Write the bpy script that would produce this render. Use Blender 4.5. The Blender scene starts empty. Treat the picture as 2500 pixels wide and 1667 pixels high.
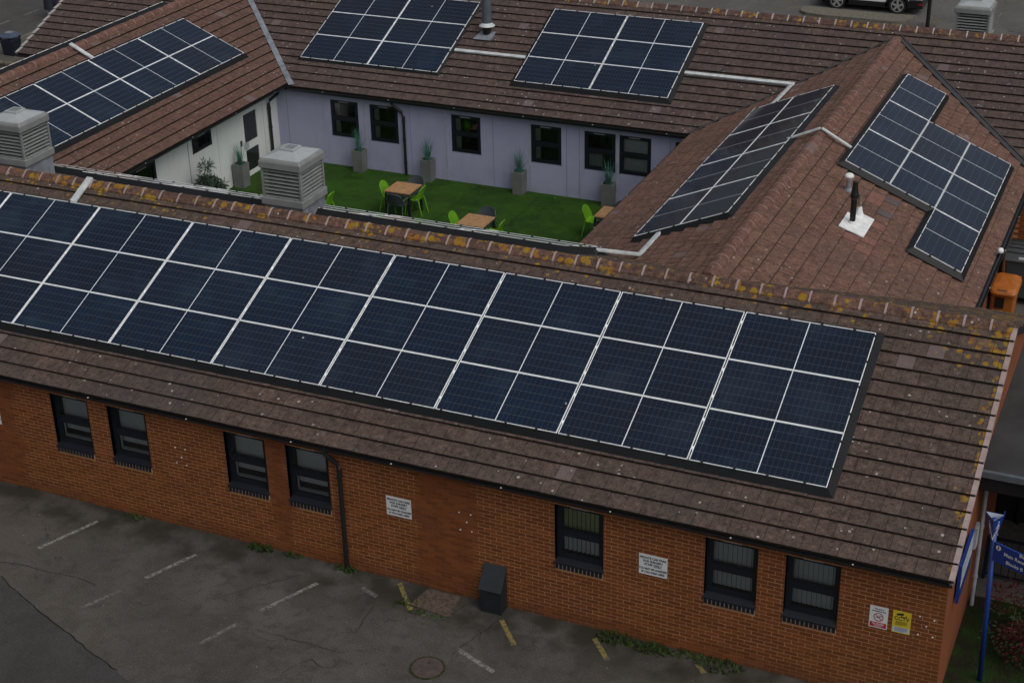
import bpy, math, random
from mathutils import Vector, Matrix
import numpy as np
R = math.radians
random.seed(7)
sc = bpy.context.scene
col = sc.collection

# ------------------------------------------------------------------ camera
cam_d = bpy.data.cameras.new('camera'); cam = bpy.data.objects.new('camera', cam_d); col.objects.link(cam)
cam_d.sensor_width = 36.0; cam_d.sensor_fit = 'HORIZONTAL'; cam_d.lens = 55.67
cam_d.clip_start = 0.5; cam_d.clip_end = 800.0
CAMLOC = Vector((4.351, -21.276, 16.481))
RC = ((0.9135231, -0.1642823, 0.3721382), (0.4062047, 0.4173261, -0.8129186), (-0.0217548, 0.8937842, 0.4479693))
cam.matrix_world = Matrix(((*RC[0], CAMLOC.x), (*RC[1], CAMLOC.y), (*RC[2], CAMLOC.z), (0, 0, 0, 1)))
sc.camera = cam

# ------------------------------------------------------------------ world, sun, exposure (overcast)
SUN_EL, SUN_AZ = 52.0, 118.0            # azimuth clockwise from +y
w = bpy.data.worlds.new('World'); sc.world = w; w.use_nodes = True
wn = w.node_tree; bgn = wn.nodes['Background']
sky = wn.nodes.new('ShaderNodeTexSky'); sky.sky_type = 'NISHITA'; sky.sun_disc = False
sky.sun_elevation = R(SUN_EL); sky.sun_rotation = R(SUN_AZ)
sky.air_density = 1.0; sky.dust_density = 7.0; sky.ozone_density = 1.0
hs = wn.nodes.new('ShaderNodeHueSaturation'); hs.inputs['Saturation'].default_value = 0.5
wn.links.new(sky.outputs[0], hs.inputs['Color']); wn.links.new(hs.outputs[0], bgn.inputs['Color'])
bgn.inputs['Strength'].default_value = 0.10
sun_d = bpy.data.lights.new('sun', 'SUN'); sun = bpy.data.objects.new('sun', sun_d); col.objects.link(sun)
sun_d.energy = 1.0; sun_d.angle = R(80); sun_d.color = (1.0, 0.985, 0.965)
az = R(SUN_AZ); el = R(SUN_EL)
sdir = Vector((math.sin(az) * math.cos(el), math.cos(az) * math.cos(el), math.sin(el)))
sun.rotation_euler = sdir.to_track_quat('Z', 'Y').to_euler(); sun.location = (0, 0, 40)
sc.view_settings.view_transform = 'Standard'; sc.view_settings.look = 'None'
sc.view_settings.exposure = -0.28; sc.view_settings.gamma = 1.0; sc.view_settings.use_curve_mapping = False
sc.render.engine = 'CYCLES'; sc.cycles.use_denoising = True; sc.cycles.max_bounces = 6

# ------------------------------------------------------------------ material helpers
class NT:
    def __init__(s, name):
        s.m = bpy.data.materials.new(name); s.m.use_nodes = True; s.t = s.m.node_tree
        s.b = s.t.nodes['Principled BSDF']; s.pos = None
    def n(s, typ, **kw):
        nd = s.t.nodes.new(typ)
        for k, v in kw.items(): setattr(nd, k, v)
        return nd
    def put(s, sock, v):
        if isinstance(v, bpy.types.NodeSocket): s.t.links.new(v, sock)
        elif isinstance(v, (tuple, list)) and len(v) == 3 and sock.type == 'RGBA': sock.default_value = (*v, 1)
        else: sock.default_value = v
    def P(s):
        if s.pos is None: s.pos = s.n('ShaderNodeNewGeometry').outputs['Position']
        return s.pos
    def math(s, op, a, b=0.0, c=None, clamp=False):
        nd = s.n('ShaderNodeMath', operation=op); nd.use_clamp = clamp
        s.put(nd.inputs[0], a); s.put(nd.inputs[1], b)
        if c is not None: s.put(nd.inputs[2], c)
        return nd.outputs[0]
    def mapr(s, v, a, b, lo=0.0, hi=1.0):
        nd = s.n('ShaderNodeMapRange', interpolation_type='SMOOTHSTEP')
        for i, x in enumerate((v, a, b, lo, hi)): s.put(nd.inputs[i], x)
        return nd.outputs[0]
    def noise(s, scale, detail=4.0, rough=0.55, vec=None, dist=0.0):
        nd = s.n('ShaderNodeTexNoise'); s.put(nd.inputs['Vector'], vec or s.P())
        nd.inputs['Scale'].default_value = scale; nd.inputs['Detail'].default_value = detail
        nd.inputs['Roughness'].default_value = rough; nd.inputs['Distortion'].default_value = dist
        return nd.outputs[0]
    def voro(s, scale, feature='F1', vec=None, rnd=1.0):
        nd = s.n('ShaderNodeTexVoronoi', feature=feature); s.put(nd.inputs['Vector'], vec or s.P())
        nd.inputs['Scale'].default_value = scale; nd.inputs['Randomness'].default_value = rnd
        return nd
    def mix(s, f, a, b, blend='MIX'):
        nd = s.n('ShaderNodeMix', data_type='RGBA', blend_type=blend)
        s.put(nd.inputs[0], f); s.put(nd.inputs[6], a); s.put(nd.inputs[7], b)
        return nd.outputs[2]
    def sep(s, v=None):
        nd = s.n('ShaderNodeSeparateXYZ'); s.put(nd.inputs[0], v or s.P()); return nd.outputs
    def bump(s, h, strength=0.3, dist=0.01):
        nd = s.n('ShaderNodeBump'); s.put(nd.inputs['Height'], h)
        nd.inputs['Strength'].default_value = strength; nd.inputs['Distance'].default_value = dist
        s.t.links.new(nd.outputs[0], s.b.inputs['Normal'])
    def rand(s):
        a = s.n('ShaderNodeAttribute', attribute_name='tint').outputs['Fac']
        o = s.n('ShaderNodeObjectInfo').outputs['Random']
        return s.math('FRACT', s.math('ADD', a, o))
    def out(s, colr, rough=0.8, spec=0.5, metal=0.0):
        s.put(s.b.inputs['Base Color'], colr); s.put(s.b.inputs['Roughness'], rough)
        s.b.inputs['Specular IOR Level'].default_value = spec; s.b.inputs['Metallic'].default_value = metal
        return s.m

def plain(name, c, rough=0.6, spec=0.5, metal=0.0, var=0.15, scale=6.0):
    k = NT(name)
    n = k.noise(scale, 6.0, 0.6)
    d = tuple(x * (1 - var) for x in c); l = tuple(min(1, x * (1 + var)) for x in c)
    cc = k.mix(k.mapr(n, 0.3, 0.7), d, l)
    k.bump(k.noise(90.0, 2.0), 0.05, 0.004)
    return k.out(cc, rough, spec, metal)

def tile_mat(name, ca, cb, ydark, white=0.5, lich=None, lichamt=0.0):
    k = NT(name); r = k.rand()
    n1 = k.noise(2.2, 6.0, 0.65); n2 = k.noise(28.0, 4.0, 0.65); n3 = k.noise(0.45, 3.0)
    base = k.mix(k.math('ADD', k.math('MULTIPLY', r, 0.65), k.math('MULTIPLY', k.mapr(n1, .3, .7), 0.45)), ca, cb)
    base = k.mix(k.mapr(n2, 0.42, 0.66, 0.0, 0.62), base, tuple(x * 0.36 for x in ca))
    n5 = k.noise(9.0, 5.0, 0.7)
    base = k.mix(k.mapr(n5, 0.51, 0.66, 0.0, 0.75), base, tuple(x * 0.42 for x in ca))
    base = k.mix(k.mapr(n5, 0.47, 0.32, 0.0, 0.6), base, tuple(x * 1.5 for x in cb))
    base = k.mix(k.mapr(n3, 0.45, 0.7, 0.0, ydark), base, (0.05, 0.047, 0.045))
    # a few replaced tiles: pale grey or salmon
    base = k.mix(k.math('MULTIPLY', k.math('GREATER_THAN', r, 0.988), 0.55), base, (0.16, 0.13, 0.13))
    # pale crust flecks
    fl = k.noise(55.0, 3.0, 0.7)
    base = k.mix(k.math('MULTIPLY', k.mapr(fl, 0.62, 0.72), 0.35), base, (0.21, 0.18, 0.16))
    # white lichen spots, each with its own outline
    v = k.voro(7.5); rc = k.sep(v.outputs['Color'])
    dd = k.math('ADD', v.outputs['Distance'], k.math('MULTIPLY', k.math('SUBTRACT', k.noise(60.0, 2.0), 0.5), 0.10))
    rad = k.math('MULTIPLY_ADD', rc[1], 0.14, 0.075)
    sp = k.math('MULTIPLY', k.math('LESS_THAN', dd, rad), k.math('GREATER_THAN', rc[0], 1.0 - 0.5 * white))
    sp = k.math('MULTIPLY', sp, k.mapr(k.noise(0.9, 2.0), 0.35, 0.55))
    base = k.mix(k.math('MULTIPLY', sp, 0.8), base, (0.40, 0.39, 0.36))
    if lich:
        m = lich(k)
        v2 = k.voro(7.0, 'F1'); r2 = k.sep(v2.outputs['Color'])
        d2 = k.math('ADD', v2.outputs['Distance'], k.math('MULTIPLY', k.math('SUBTRACT', k.noise(38.0, 3.0, 0.7), 0.5), 0.30))
        thr = k.math('MULTIPLY', m, k.math('MULTIPLY', lichamt, k.math('ADD', 0.35, r2[0])))
        y = k.mapr(k.math('SUBTRACT', thr, d2), 0.0, 0.05)
        y = k.math('MULTIPLY', y, k.mapr(k.noise(2.3, 2.0), 0.45, 0.56))
        yc = k.mix(k.mapr(k.noise(9.0, 3.0), .35, .65), (0.27, 0.185, 0.010), (0.25, 0.105, 0.018))
        base = k.mix(k.math('MULTIPLY', y, 0.92), base, yc)
    k.bump(k.math('ADD', n2, k.math('MULTIPLY', k.noise(120.0, 2.0), 0.5)), 0.55, 0.012)
    return k.out(base, 0.9, 0.25)

def lich_front(k):
    s = k.sep()
    a = k.mapr(s[1], 2.9, 3.75); b = k.mapr(s[0], 1.75, 2.15)
    cx = k.math('MULTIPLY', k.mapr(s[0], -0.5, 1.8), k.mapr(s[1], 2.4, 3.4))
    return k.math('MAXIMUM', k.math('MAXIMUM', k.math('MULTIPLY', a, 0.75), b), cx)
def lich_all(v): return lambda k: k.math('ADD', v, 0.0)
def lich_back(k): return k.math('MULTIPLY', k.mapr(k.sep()[1], 21.2, 22.0), 0.7)

M = {}
M['tile_front'] = tile_mat('front_roof_tile', (0.07304, 0.05229, 0.04482), (0.1203, 0.08383, 0.06972), 0.45, 0.6, lich_front, 0.58)
M['tile_back'] = tile_mat('back_roof_tile', (0.0747, 0.05312, 0.04814), (0.112, 0.07968, 0.07055), 0.35, 1.3, lich_back, 0.34)
M['tile_left'] = tile_mat('left_roof_tile', (0.1079, 0.06225, 0.0498), (0.1494, 0.08715, 0.06806), 0.15, 0.8)
M['tile_right'] = tile_mat('right_roof_tile', (0.135, 0.075, 0.056), (0.190, 0.108, 0.082), 0.2, 0.4, lich_all(0.45), 0.30)
M['ridge_front'] = tile_mat('front_ridge_tile', (0.083, 0.05146, 0.0415), (0.1577, 0.08715, 0.0664), 0.15, 0.9, lich_all(0.9), 0.58)
M['ridge_back'] = tile_mat('back_ridge_tile', (0.07885, 0.04814, 0.0415), (0.1411, 0.07885, 0.06474), 0.2, 0.9, lich_all(0.8), 0.50)
M['ridge_side'] = tile_mat('side_ridge_tile', (0.1328, 0.07055, 0.05478), (0.1909, 0.1037, 0.08134), 0.1, 0.4, lich_all(0.3), 0.25)
M['tile_nose'] = plain('moss_and_shade_tile_nose', (0.030, 0.0240, 0.0195), 0.95, 0.1, 0, 0.6, 20.0)  # edge moss plus the shade between courses and joints, put into the colour
M['deck'] = plain('roof_deck', (0.025, 0.020, 0.018), 0.95, 0.1)
M['pink_mortar'] = plain('pink_mortar', (0.31, 0.245, 0.235), 0.9, 0.2)
M['pale_mortar'] = plain('pale_mortar', (0.33, 0.33, 0.32), 0.9, 0.2)
M['arc_mortar'] = plain('ridge_arc_mortar', (0.26, 0.19, 0.16), 0.9, 0.2)
M['lead'] = plain('lead', (0.176, 0.198, 0.2288), 0.5, 0.5, 0.0, 0.3, 4.0)
M['dark_lead'] = plain('dark_lead', (0.035, 0.036, 0.04), 0.6)
M['zinc'] = plain('galvanised_steel', (0.50, 0.54, 0.555), 0.45, 0.5, 0.0, 0.18, 5.0)
M['alu'] = plain('aluminium_frame', (0.93, 0.96, 0.98), 0.25, 0.9, 0.0, 0.03)
M['skirt'] = plain('black_skirt', (0.00975, 0.01088, 0.01275), 0.48, 0.24, 0.0, 0.2, 1.5)
M['black'] = plain('black_plastic', (0.009, 0.009, 0.0105), 0.4)
M['gutter'] = plain('gutter_plastic', (0.012, 0.0135, 0.01575), 0.28, 0.6)
M['navy'] = plain('navy_frame', (0.00675, 0.009375, 0.015), 0.4, 0.5)
M['navy_sill'] = plain('navy_painted_brick', (0.006, 0.00825, 0.0135), 0.6, 0.4)
M['silver_strip'] = plain('silver_strip', (0.24, 0.2475, 0.2475), 0.5)
M['interior'] = plain('room_dark', (0.03, 0.03, 0.028), 0.9)
M['steel_dark'] = plain('dark_fascia', (0.0105, 0.0105, 0.012), 0.5)
M['white_paint'] = plain('white_paint', (0.56, 0.592, 0.584), 0.5, 0.5, 0.0, 0.04, 2.0)
M['sign_white'] = plain('sign_white', (0.592, 0.616, 0.632), 0.45, 0.5, 0.0, 0.04, 9.0)
M['text_black'] = plain('text_black', (0.01, 0.01, 0.012), 0.5)
M['sign_yellow'] = plain('sign_yellow', (0.5616, 0.4368, 0.0234), 0.45, 0.5, 0, 0.05)
M['sign_red'] = plain('sign_red', (0.39, 0.0156, 0.0234), 0.45, 0.5, 0, 0.05)
M['sign_blue'] = plain('sign_blue', (0.00624, 0.0351, 0.2028), 0.4, 0.5, 0, 0.1)
M['sign_paleblue'] = plain('sign_paleblue', (0.45, 0.52, 0.60), 0.4, 0.5, 0, 0.1)
M['vent'] = plain('vent_grey', (0.1892, 0.2042, 0.2042), 0.5, 0.5, 0.0, 0.12, 3.0)
M['vent_top'] = plain('vent_pale_top', (0.3256, 0.3564, 0.3696), 0.5, 0.5, 0.0, 0.08, 3.0)
M['slat'] = plain('vent_slat', (0.176, 0.1892, 0.1892), 0.5, 0.5, 0.0, 0.1)
M['wood'] = plain('wood_table', (0.3444, 0.1968, 0.0902), 0.55, 0.4, 0, 0.25, 14.0)
M['green_plastic'] = plain('green_plastic', (0.123, 0.328, 0.00984), 0.4, 0.5, 0, 0.06)
M['grey_plastic'] = plain('grey_plastic', (0.0451, 0.0574, 0.06396), 0.5, 0.5, 0, 0.1)
M['planter'] = plain('grey_planter', (0.124, 0.1364, 0.1333), 0.7, 0.4, 0, 0.18, 2.5)
M['soil'] = plain('soil', (0.05, 0.045, 0.035), 1.0, 0.1)
M['blade'] = plain('grass_blade', (0.0492, 0.164, 0.123), 0.6, 0.4, 0, 0.4, 8.0)
M['leaf'] = plain('dark_leaf', (0.02296, 0.05084, 0.02624), 0.5, 0.5, 0, 0.5, 8.0)
M['weed'] = plain('weed_leaf', (0.02788, 0.05084, 0.0082), 0.7, 0.3, 0, 0.5, 10.0)
M['photinia'] = plain('red_leaf', (0.060, 0.009, 0.011), 0.75, 0.2, 0, 0.6, 9.0)
M['photinia_green'] = plain('green_leaf', (0.02, 0.036, 0.012), 0.75, 0.2, 0, 0.5, 9.0)
M['bark'] = plain('bark', (0.07, 0.055, 0.04), 0.9, 0.2)
M['orange'] = plain('orange_plastic', (0.3588, 0.1131, 0.01716), 0.45, 0.5, 0, 0.08)
M['bin_grey'] = plain('dark_bin_plastic', (0.05, 0.058, 0.062), 0.4, 0.5, 0, 0.1)
M['bin_navy'] = plain('navy_bin', (0.012, 0.015, 0.028), 0.35, 0.5)
M['bin_lid'] = plain('navy_bin_lid', (0.06, 0.08, 0.13), 0.35, 0.5)
M['grit'] = plain('grit_bin_paint', (0.01125, 0.01575, 0.02025), 0.5, 0.5, 0, 0.2)
M['flue'] = plain('flue_grey', (0.1144, 0.1408, 0.1584), 0.35, 0.5, 0.3, 0.1)
M['white_plastic'] = plain('white_plastic', (0.70, 0.73, 0.73), 0.5)
M['car_white'] = plain('car_white', (0.72, 0.74, 0.78), 0.22, 0.6, 0, 0.03)
M['tyre'] = plain('tyre', (0.014, 0.014, 0.014), 0.85)
M['alloy'] = plain('alloy', (0.42, 0.43, 0.44), 0.35, 0.5, 0.4, 0.1)
M['car_glass'] = plain('car_glass', (0.015, 0.018, 0.02), 0.08, 0.6)
M['red_lamp'] = plain('red_lamp', (0.28, 0.01, 0.012), 0.2)
M['kerb'] = plain('kerb_stone', (0.1326, 0.1248, 0.1014), 0.9, 0.3, 0, 0.25, 8.0)
M['fence'] = plain('fence_wood', (0.156, 0.1365, 0.1014), 0.9, 0.2, 0, 0.3, 6.0)
M['flat_roof'] = plain('flat_roof_felt', (0.0372, 0.0384, 0.0396), 0.85, 0.3, 0, 0.3, 0.8)
M['gable'] = plain('orange_gable', (0.195, 0.06396, 0.0273), 0.85, 0.25, 0, 0.12, 1.0)
M['moss'] = plain('moss', (0.036, 0.038, 0.018), 0.95, 0.1, 0, 0.5, 22.0)
M['slab'] = plain('mossy_cover', (0.0858, 0.0624, 0.0507), 0.9, 0.3, 0, 0.4, 14.0)
M['manhole'] = plain('iron_cover', (0.0663, 0.05148, 0.0468), 0.7, 0.4, 0, 0.25, 10.0)
M['skin'] = plain('skin', (0.45, 0.29, 0.22), 0.5)
M['coat'] = plain('navy_coat', (0.014, 0.015, 0.028), 0.8)
M['coat2'] = plain('purple_coat', (0.03, 0.02, 0.055), 0.8)
M['trouser'] = plain('pale_trousers', (0.50, 0.50, 0.60), 0.8)
M['hair'] = plain('hair', (0.03, 0.022, 0.018), 0.7)
M['soft_blind'] = plain('blind_fabric', (0.495, 0.525, 0.525), 0.8, 0.2, 0, 0.05)
M['green_blind'] = plain('green_blind_fabric', (0.33, 0.375, 0.18), 0.8, 0.2, 0, 0.08)
M['jamb_grey'] = plain('inner_jamb_paint', (0.24, 0.26, 0.25), 0.8, 0.2)
M['curtain'] = plain('pale_curtain', (0.3375, 0.375, 0.375), 0.8, 0.2, 0, 0.1)

def paint_mat(name, c, wear):
    k = NT(name); n = k.noise(14.0, 5.0, 0.7); n2 = k.noise(70.0, 2.0, 0.6)
    f = k.mapr(k.math('ADD', k.math('MULTIPLY', n, 0.7), k.math('MULTIPLY', n2, 0.3)), wear - 0.06, wear + 0.08)
    return k.out(k.mix(f, c, (0.075, 0.07, 0.064)), 0.85, 0.3)
M['line_white'] = paint_mat('worn_white_paint', (0.2262, 0.2223, 0.2028), 0.49)
M['line_worn'] = paint_mat('very_worn_white_paint', (0.1716, 0.1755, 0.1638), 0.46)
M['line_yellow'] = paint_mat('worn_yellow_paint', (0.234, 0.1833, 0.0273), 0.48)

def asphalt(name, c, stain=0.5, moss=0.0):
    k = NT(name)
    n1 = k.noise(0.55, 6.0, 0.6, dist=0.6); n2 = k.noise(3.0, 6.0, 0.65); n3 = k.noise(110.0, 2.0, 0.7); n4 = k.noise(0.16, 3.0)
    base = k.mix(k.mapr(n1, 0.32, 0.68), tuple(x * 0.66 for x in c), tuple(x * 1.16 for x in c))
    base = k.mix(k.mapr(n2, 0.48, 0.68, 0, stain), base, tuple(x * 0.34 for x in c))
    n6 = k.noise(1.4, 6.0, 0.7, dist=1.2); base = k.mix(k.mapr(n6, 0.49, 0.60, 0, .65), base, (c[0] * .70, c[1] * .66, c[2] * .58))
    n7 = k.noise(12.0, 5.0, 0.75); base = k.mix(k.mapr(n7, 0.54, 0.70, 0, .6), base, tuple(x * 1.5 for x in c))
    base = k.mix(k.mapr(n4, 0.4, 0.62, 0, 0.35), base, (c[0] * 1.12, c[1] * 1.0, c[2] * 0.8))
    base = k.mix(k.mapr(n3, 0.56, 0.75, 0, 0.55), base, tuple(min(1, x * 2.1) for x in c))
    base = k.mix(k.mapr(n3, 0.26, 0.42, 0.5, 0), base, tuple(x * 0.35 for x in c))
    # tyre drips / small dark blots and pale bits
    v = k.voro(2.3); rc = k.sep(v.outputs['Color'])
    blot = k.math('MULTIPLY', k.math('LESS_THAN', k.math('ADD', v.outputs['Distance'], k.math('MULTIPLY', k.noise(24.0, 2.0), 0.10)), 0.115), k.math('GREATER_THAN', rc[0], 0.72))
    base = k.mix(k.math('MULTIPLY', blot, 0.7), base, (0.018, 0.017, 0.016))
    v3 = k.voro(5.0); r3 = k.sep(v3.outputs['Color'])
    fleck = k.math('MULTIPLY', k.math('LESS_THAN', v3.outputs['Distance'], 0.07), k.math('GREATER_THAN', r3[0], 0.84))
    base = k.mix(k.math('MULTIPLY', fleck, 0.6), base, (0.28, 0.28, 0.25))
    n8 = k.noise(34.0, 4.0, 0.75); base = k.mix(k.mapr(n8, 0.5, 0.66, 0, .75), base, tuple(x * 0.55 for x in c)); base = k.mix(k.mapr(n8, 0.47, 0.33, 0, .7), base, tuple(x * 1.7 for x in c))
    v4 = k.voro(1.7); r4 = k.sep(v4.outputs['Color'])
    yl = k.math('MULTIPLY', k.math('LESS_THAN', k.math('ADD', v4.outputs['Distance'], k.math('MULTIPLY', k.noise(26.0, 3.0), 0.09)), 0.085), k.math('GREATER_THAN', r4[1], 0.86))
    base = k.mix(k.math('MULTIPLY', yl, 0.6), base, (0.17, 0.145, 0.045))
    if moss:
        s = k.sep()
        g = k.math('MULTIPLY', k.mapr(k.math('ADD', s[1], k.math('MULTIPLY', n2, 0.9)), -1.55, -0.75), k.mapr(k.noise(1.3, 4.0), 0.35, 0.6))
        base = k.mix(k.math('MULTIPLY', g, moss), base, (0.026, 0.024, 0.017))
    # hairline cracks
    wv = k.n('ShaderNodeVectorMath', operation='ADD'); k.put(wv.inputs[0], k.P())
    nv = k.n('ShaderNodeTexNoise'); nv.inputs['Scale'].default_value = 2.2; nv.inputs['Detail'].default_value = 4
    k.put(nv.inputs['Vector'], k.P()); sc_ = k.n('ShaderNodeVectorMath', operation='SCALE'); k.put(sc_.inputs[0], nv.outputs['Color']); sc_.inputs['Scale'].default_value = 0.8
    k.put(wv.inputs[1], sc_.outputs[0])
    e = k.voro(0.42, 'DISTANCE_TO_EDGE', wv.outputs[0]).outputs['Distance']
    cr = k.math('MULTIPLY', k.math('LESS_THAN', e, 0.004), k.mapr(k.noise(0.7, 2.0), 0.52, 0.60))
    base = k.mix(k.math('MULTIPLY', cr, 0.5), base, (0.014, 0.013, 0.012))
    k.bump(k.math('ADD', n3, k.math('MULTIPLY', n2, 0.6)), 0.5, 0.012)
    return k.out(base, 0.92, 0.25)
M['asphalt'] = asphalt('worn_asphalt', (0.078, 0.0735, 0.068), 0.7, 0.9)
M['asphalt_dark'] = asphalt('dark_asphalt', (0.05148, 0.0507, 0.05148), 0.3)
M['asphalt_light'] = asphalt('light_asphalt', (0.08736, 0.08268, 0.07644), 0.3)
M['road'] = asphalt('road_asphalt', (0.0663, 0.06786, 0.0702), 0.3)
M['carpark'] = asphalt('car_park_asphalt', (0.1053, 0.1053, 0.1053), 0.3)
M['path'] = asphalt('path_paving', (0.1092, 0.1053, 0.0975), 0.3)
M['crack'] = plain('crack_dark', (0.012, 0.011, 0.010), 1.0, 0.1)

def turf():
    k = NT('artificial_turf'); n1 = k.noise(1.1, 5.0, 0.6); n2 = k.noise(160.0, 2.0, 0.7); n3 = k.noise(6.0, 3.0)
    b = k.mix(k.mapr(n1, 0.32, 0.7), (0.014, 0.050, 0.003), (0.030, 0.090, 0.005))
    b = k.mix(k.mapr(n3, 0.5, 0.75, 0, 0.4), b, (0.05, 0.125, 0.010))
    b = k.mix(k.mapr(n2, 0.4, 0.7, 0, 0.55), b, (0.012, 0.05, 0.005))
    b = k.mix(k.mapr(k.noise(0.7, 5.0, 0.75), 0.45, 0.62, 0, .7), b, (0.010, 0.030, 0.003))
    b = k.mix(k.mapr(k.noise(3.2, 5.0, 0.75), 0.52, 0.68, 0, .45), b, (0.055, 0.105, 0.014))
    fy = k.math('FRACT', k.math('DIVIDE', k.math('ADD', k.sep()[0], 40.3), 2.0)); b = k.mix(k.math('MULTIPLY', k.math('LESS_THAN', fy, 0.012), .5), b, (0.010, 0.03, 0.003))
    b = k.mix(k.mapr(fy, .0, 1., 0, .18), b, (0.05, 0.12, 0.012))
    v = k.voro(2.2); rc = k.sep(v.outputs['Color'])
    b = k.mix(k.math('MULTIPLY', k.math('LESS_THAN', v.outputs['Distance'], 0.04), k.math('GREATER_THAN', rc[0], 0.75)), b, (0.35, 0.36, 0.30))
    k.bump(n2, 0.8, 0.02); return k.out(b, 0.9, 0.2)
M['turf'] = turf()
def grass_ground():
    k = NT('bed_ground'); n1 = k.noise(2.0, 5.0); n2 = k.noise(60.0, 2.0)
    b = k.mix(k.mapr(n1, 0.4, 0.6), (0.022, 0.02, 0.014), (0.02, 0.045, 0.01)); b = k.mix(k.mapr(n2, .4, .7, 0, .5), b, (0.01, 0.014, 0.006))
    k.bump(n2, 0.8, 0.03); return k.out(b, 1.0, 0.1)
M['bed'] = grass_ground()

def brick_mat():
    k = NT('red_brick'); r = k.rand(); n = k.noise(60.0, 3.0, 0.7); n1 = k.noise(1.1, 4.0)
    b = k.mix(r, (0.130, 0.040, 0.012), (0.204, 0.063, 0.019))
    b = k.mix(k.mapr(n, 0.4, 0.75, 0, 0.4), b, (0.085, 0.028, 0.015))
    b = k.mix(k.mapr(n1, 0.5, 0.75, 0, 0.25), b, (0.10, 0.045, 0.025))
    s = k.sep()   # splash dirt and algae along the foot of the wall
    d = k.math('MULTIPLY', k.mapr(k.math('ADD', s[2], k.math('MULTIPLY', n1, 0.7)), 0.75, 0.25), k.mapr(k.noise(0.6, 3.0), 0.35, 0.65))
    b = k.mix(k.math('MULTIPLY', d, 0.6), b, (0.060, 0.040, 0.020))
    k.bump(n, 0.4, 0.006); return k.out(b, 0.9, 0.25)
M['brick'] = brick_mat()
def mortar_mat():
    k = NT('mortar'); s = k.sep(); n = k.noise(5.0, 4.0); n2 = k.noise(80.0, 2.0)
    b = k.mix(k.mapr(n, 0.35, 0.7), (0.36, 0.192, 0.096), (0.43, 0.245, 0.125))
    b = k.mix(k.mapr(k.noise(0.8, 3.0), 0.5, 0.62, 0, .6), b, (0.33, 0.21, 0.07))
    x = k.math('ADD', s[0], k.math('MULTIPLY', k.math('SUBTRACT', k.noise(1.5, 2.0), 0.5), 0.9))
    def band(a, c): return k.math('MULTIPLY', k.mapr(x, a - .12, a + .12), k.mapr(x, c + .12, c - .12))
    red = k.math('MAXIMUM', k.math('MAXIMUM', band(-10.0, -9.45), band(-7.0, -5.75)), band(-17.2, -15.6))
    red = k.math('MAXIMUM', red, k.mapr(k.math('ADD', s[2], k.math('MULTIPLY', k.noise(0.9, 3.0), .5)), 0.55, 0.4, 0, .75))
    b = k.mix(k.math('MULTIPLY', red, 0.85), b, (0.15, 0.050, 0.021))
    return k.out(b, 0.95, 0.2)
M['mortar'] = mortar_mat()
def purple_mat():
    k = NT('lilac_render'); n = k.noise(0.8, 4.0); n2 = k.noise(40.0, 2.0); s = k.sep()
    b = k.mix(k.mapr(n, 0.3, 0.7), (0.285, 0.30, 0.43), (0.335, 0.35, 0.48))
    st = k.noise(1.0, 4.0, 0.6, None)
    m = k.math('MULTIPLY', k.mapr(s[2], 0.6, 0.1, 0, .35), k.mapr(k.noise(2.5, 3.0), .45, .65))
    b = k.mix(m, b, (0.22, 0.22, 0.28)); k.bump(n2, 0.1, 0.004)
    mp = k.n('ShaderNodeMapping'); k.put(mp.inputs['Vector'], k.P()); mp.inputs['Scale'].default_value = (6.0, 6.0, 0.5)
    b = k.mix(k.mapr(k.noise(1.0, 5.0, 0.65, mp.outputs[0]), 0.5, 0.75, 0, .4), b, (0.23, 0.235, 0.31))
    return k.out(b, 0.8, 0.3)
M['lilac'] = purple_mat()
def white_wall():
    k = NT('white_wall'); mp = k.n('ShaderNodeMapping'); k.put(mp.inputs['Vector'], k.P()); mp.inputs['Scale'].default_value = (6.0, 6.0, 0.5)
    b = k.mix(k.mapr(k.noise(0.8, 4.0), .3, .7), (0.50, 0.545, 0.545), (0.565, 0.605, 0.605))
    b = k.mix(k.mapr(k.noise(1.0, 5.0, 0.65, mp.outputs[0]), 0.48, 0.75, 0, .45), b, (0.42, 0.45, 0.43))
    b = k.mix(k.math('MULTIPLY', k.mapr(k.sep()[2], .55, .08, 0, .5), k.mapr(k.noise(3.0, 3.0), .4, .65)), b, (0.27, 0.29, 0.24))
    return k.out(b, .7, .35)
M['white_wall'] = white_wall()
M['strip_grey'] = plain('grey_cover_strip', (0.30, 0.32, 0.36), 0.6)
M['joint_dark'] = plain('joint_dark', (0.12, 0.13, 0.17), 0.8)

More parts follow.
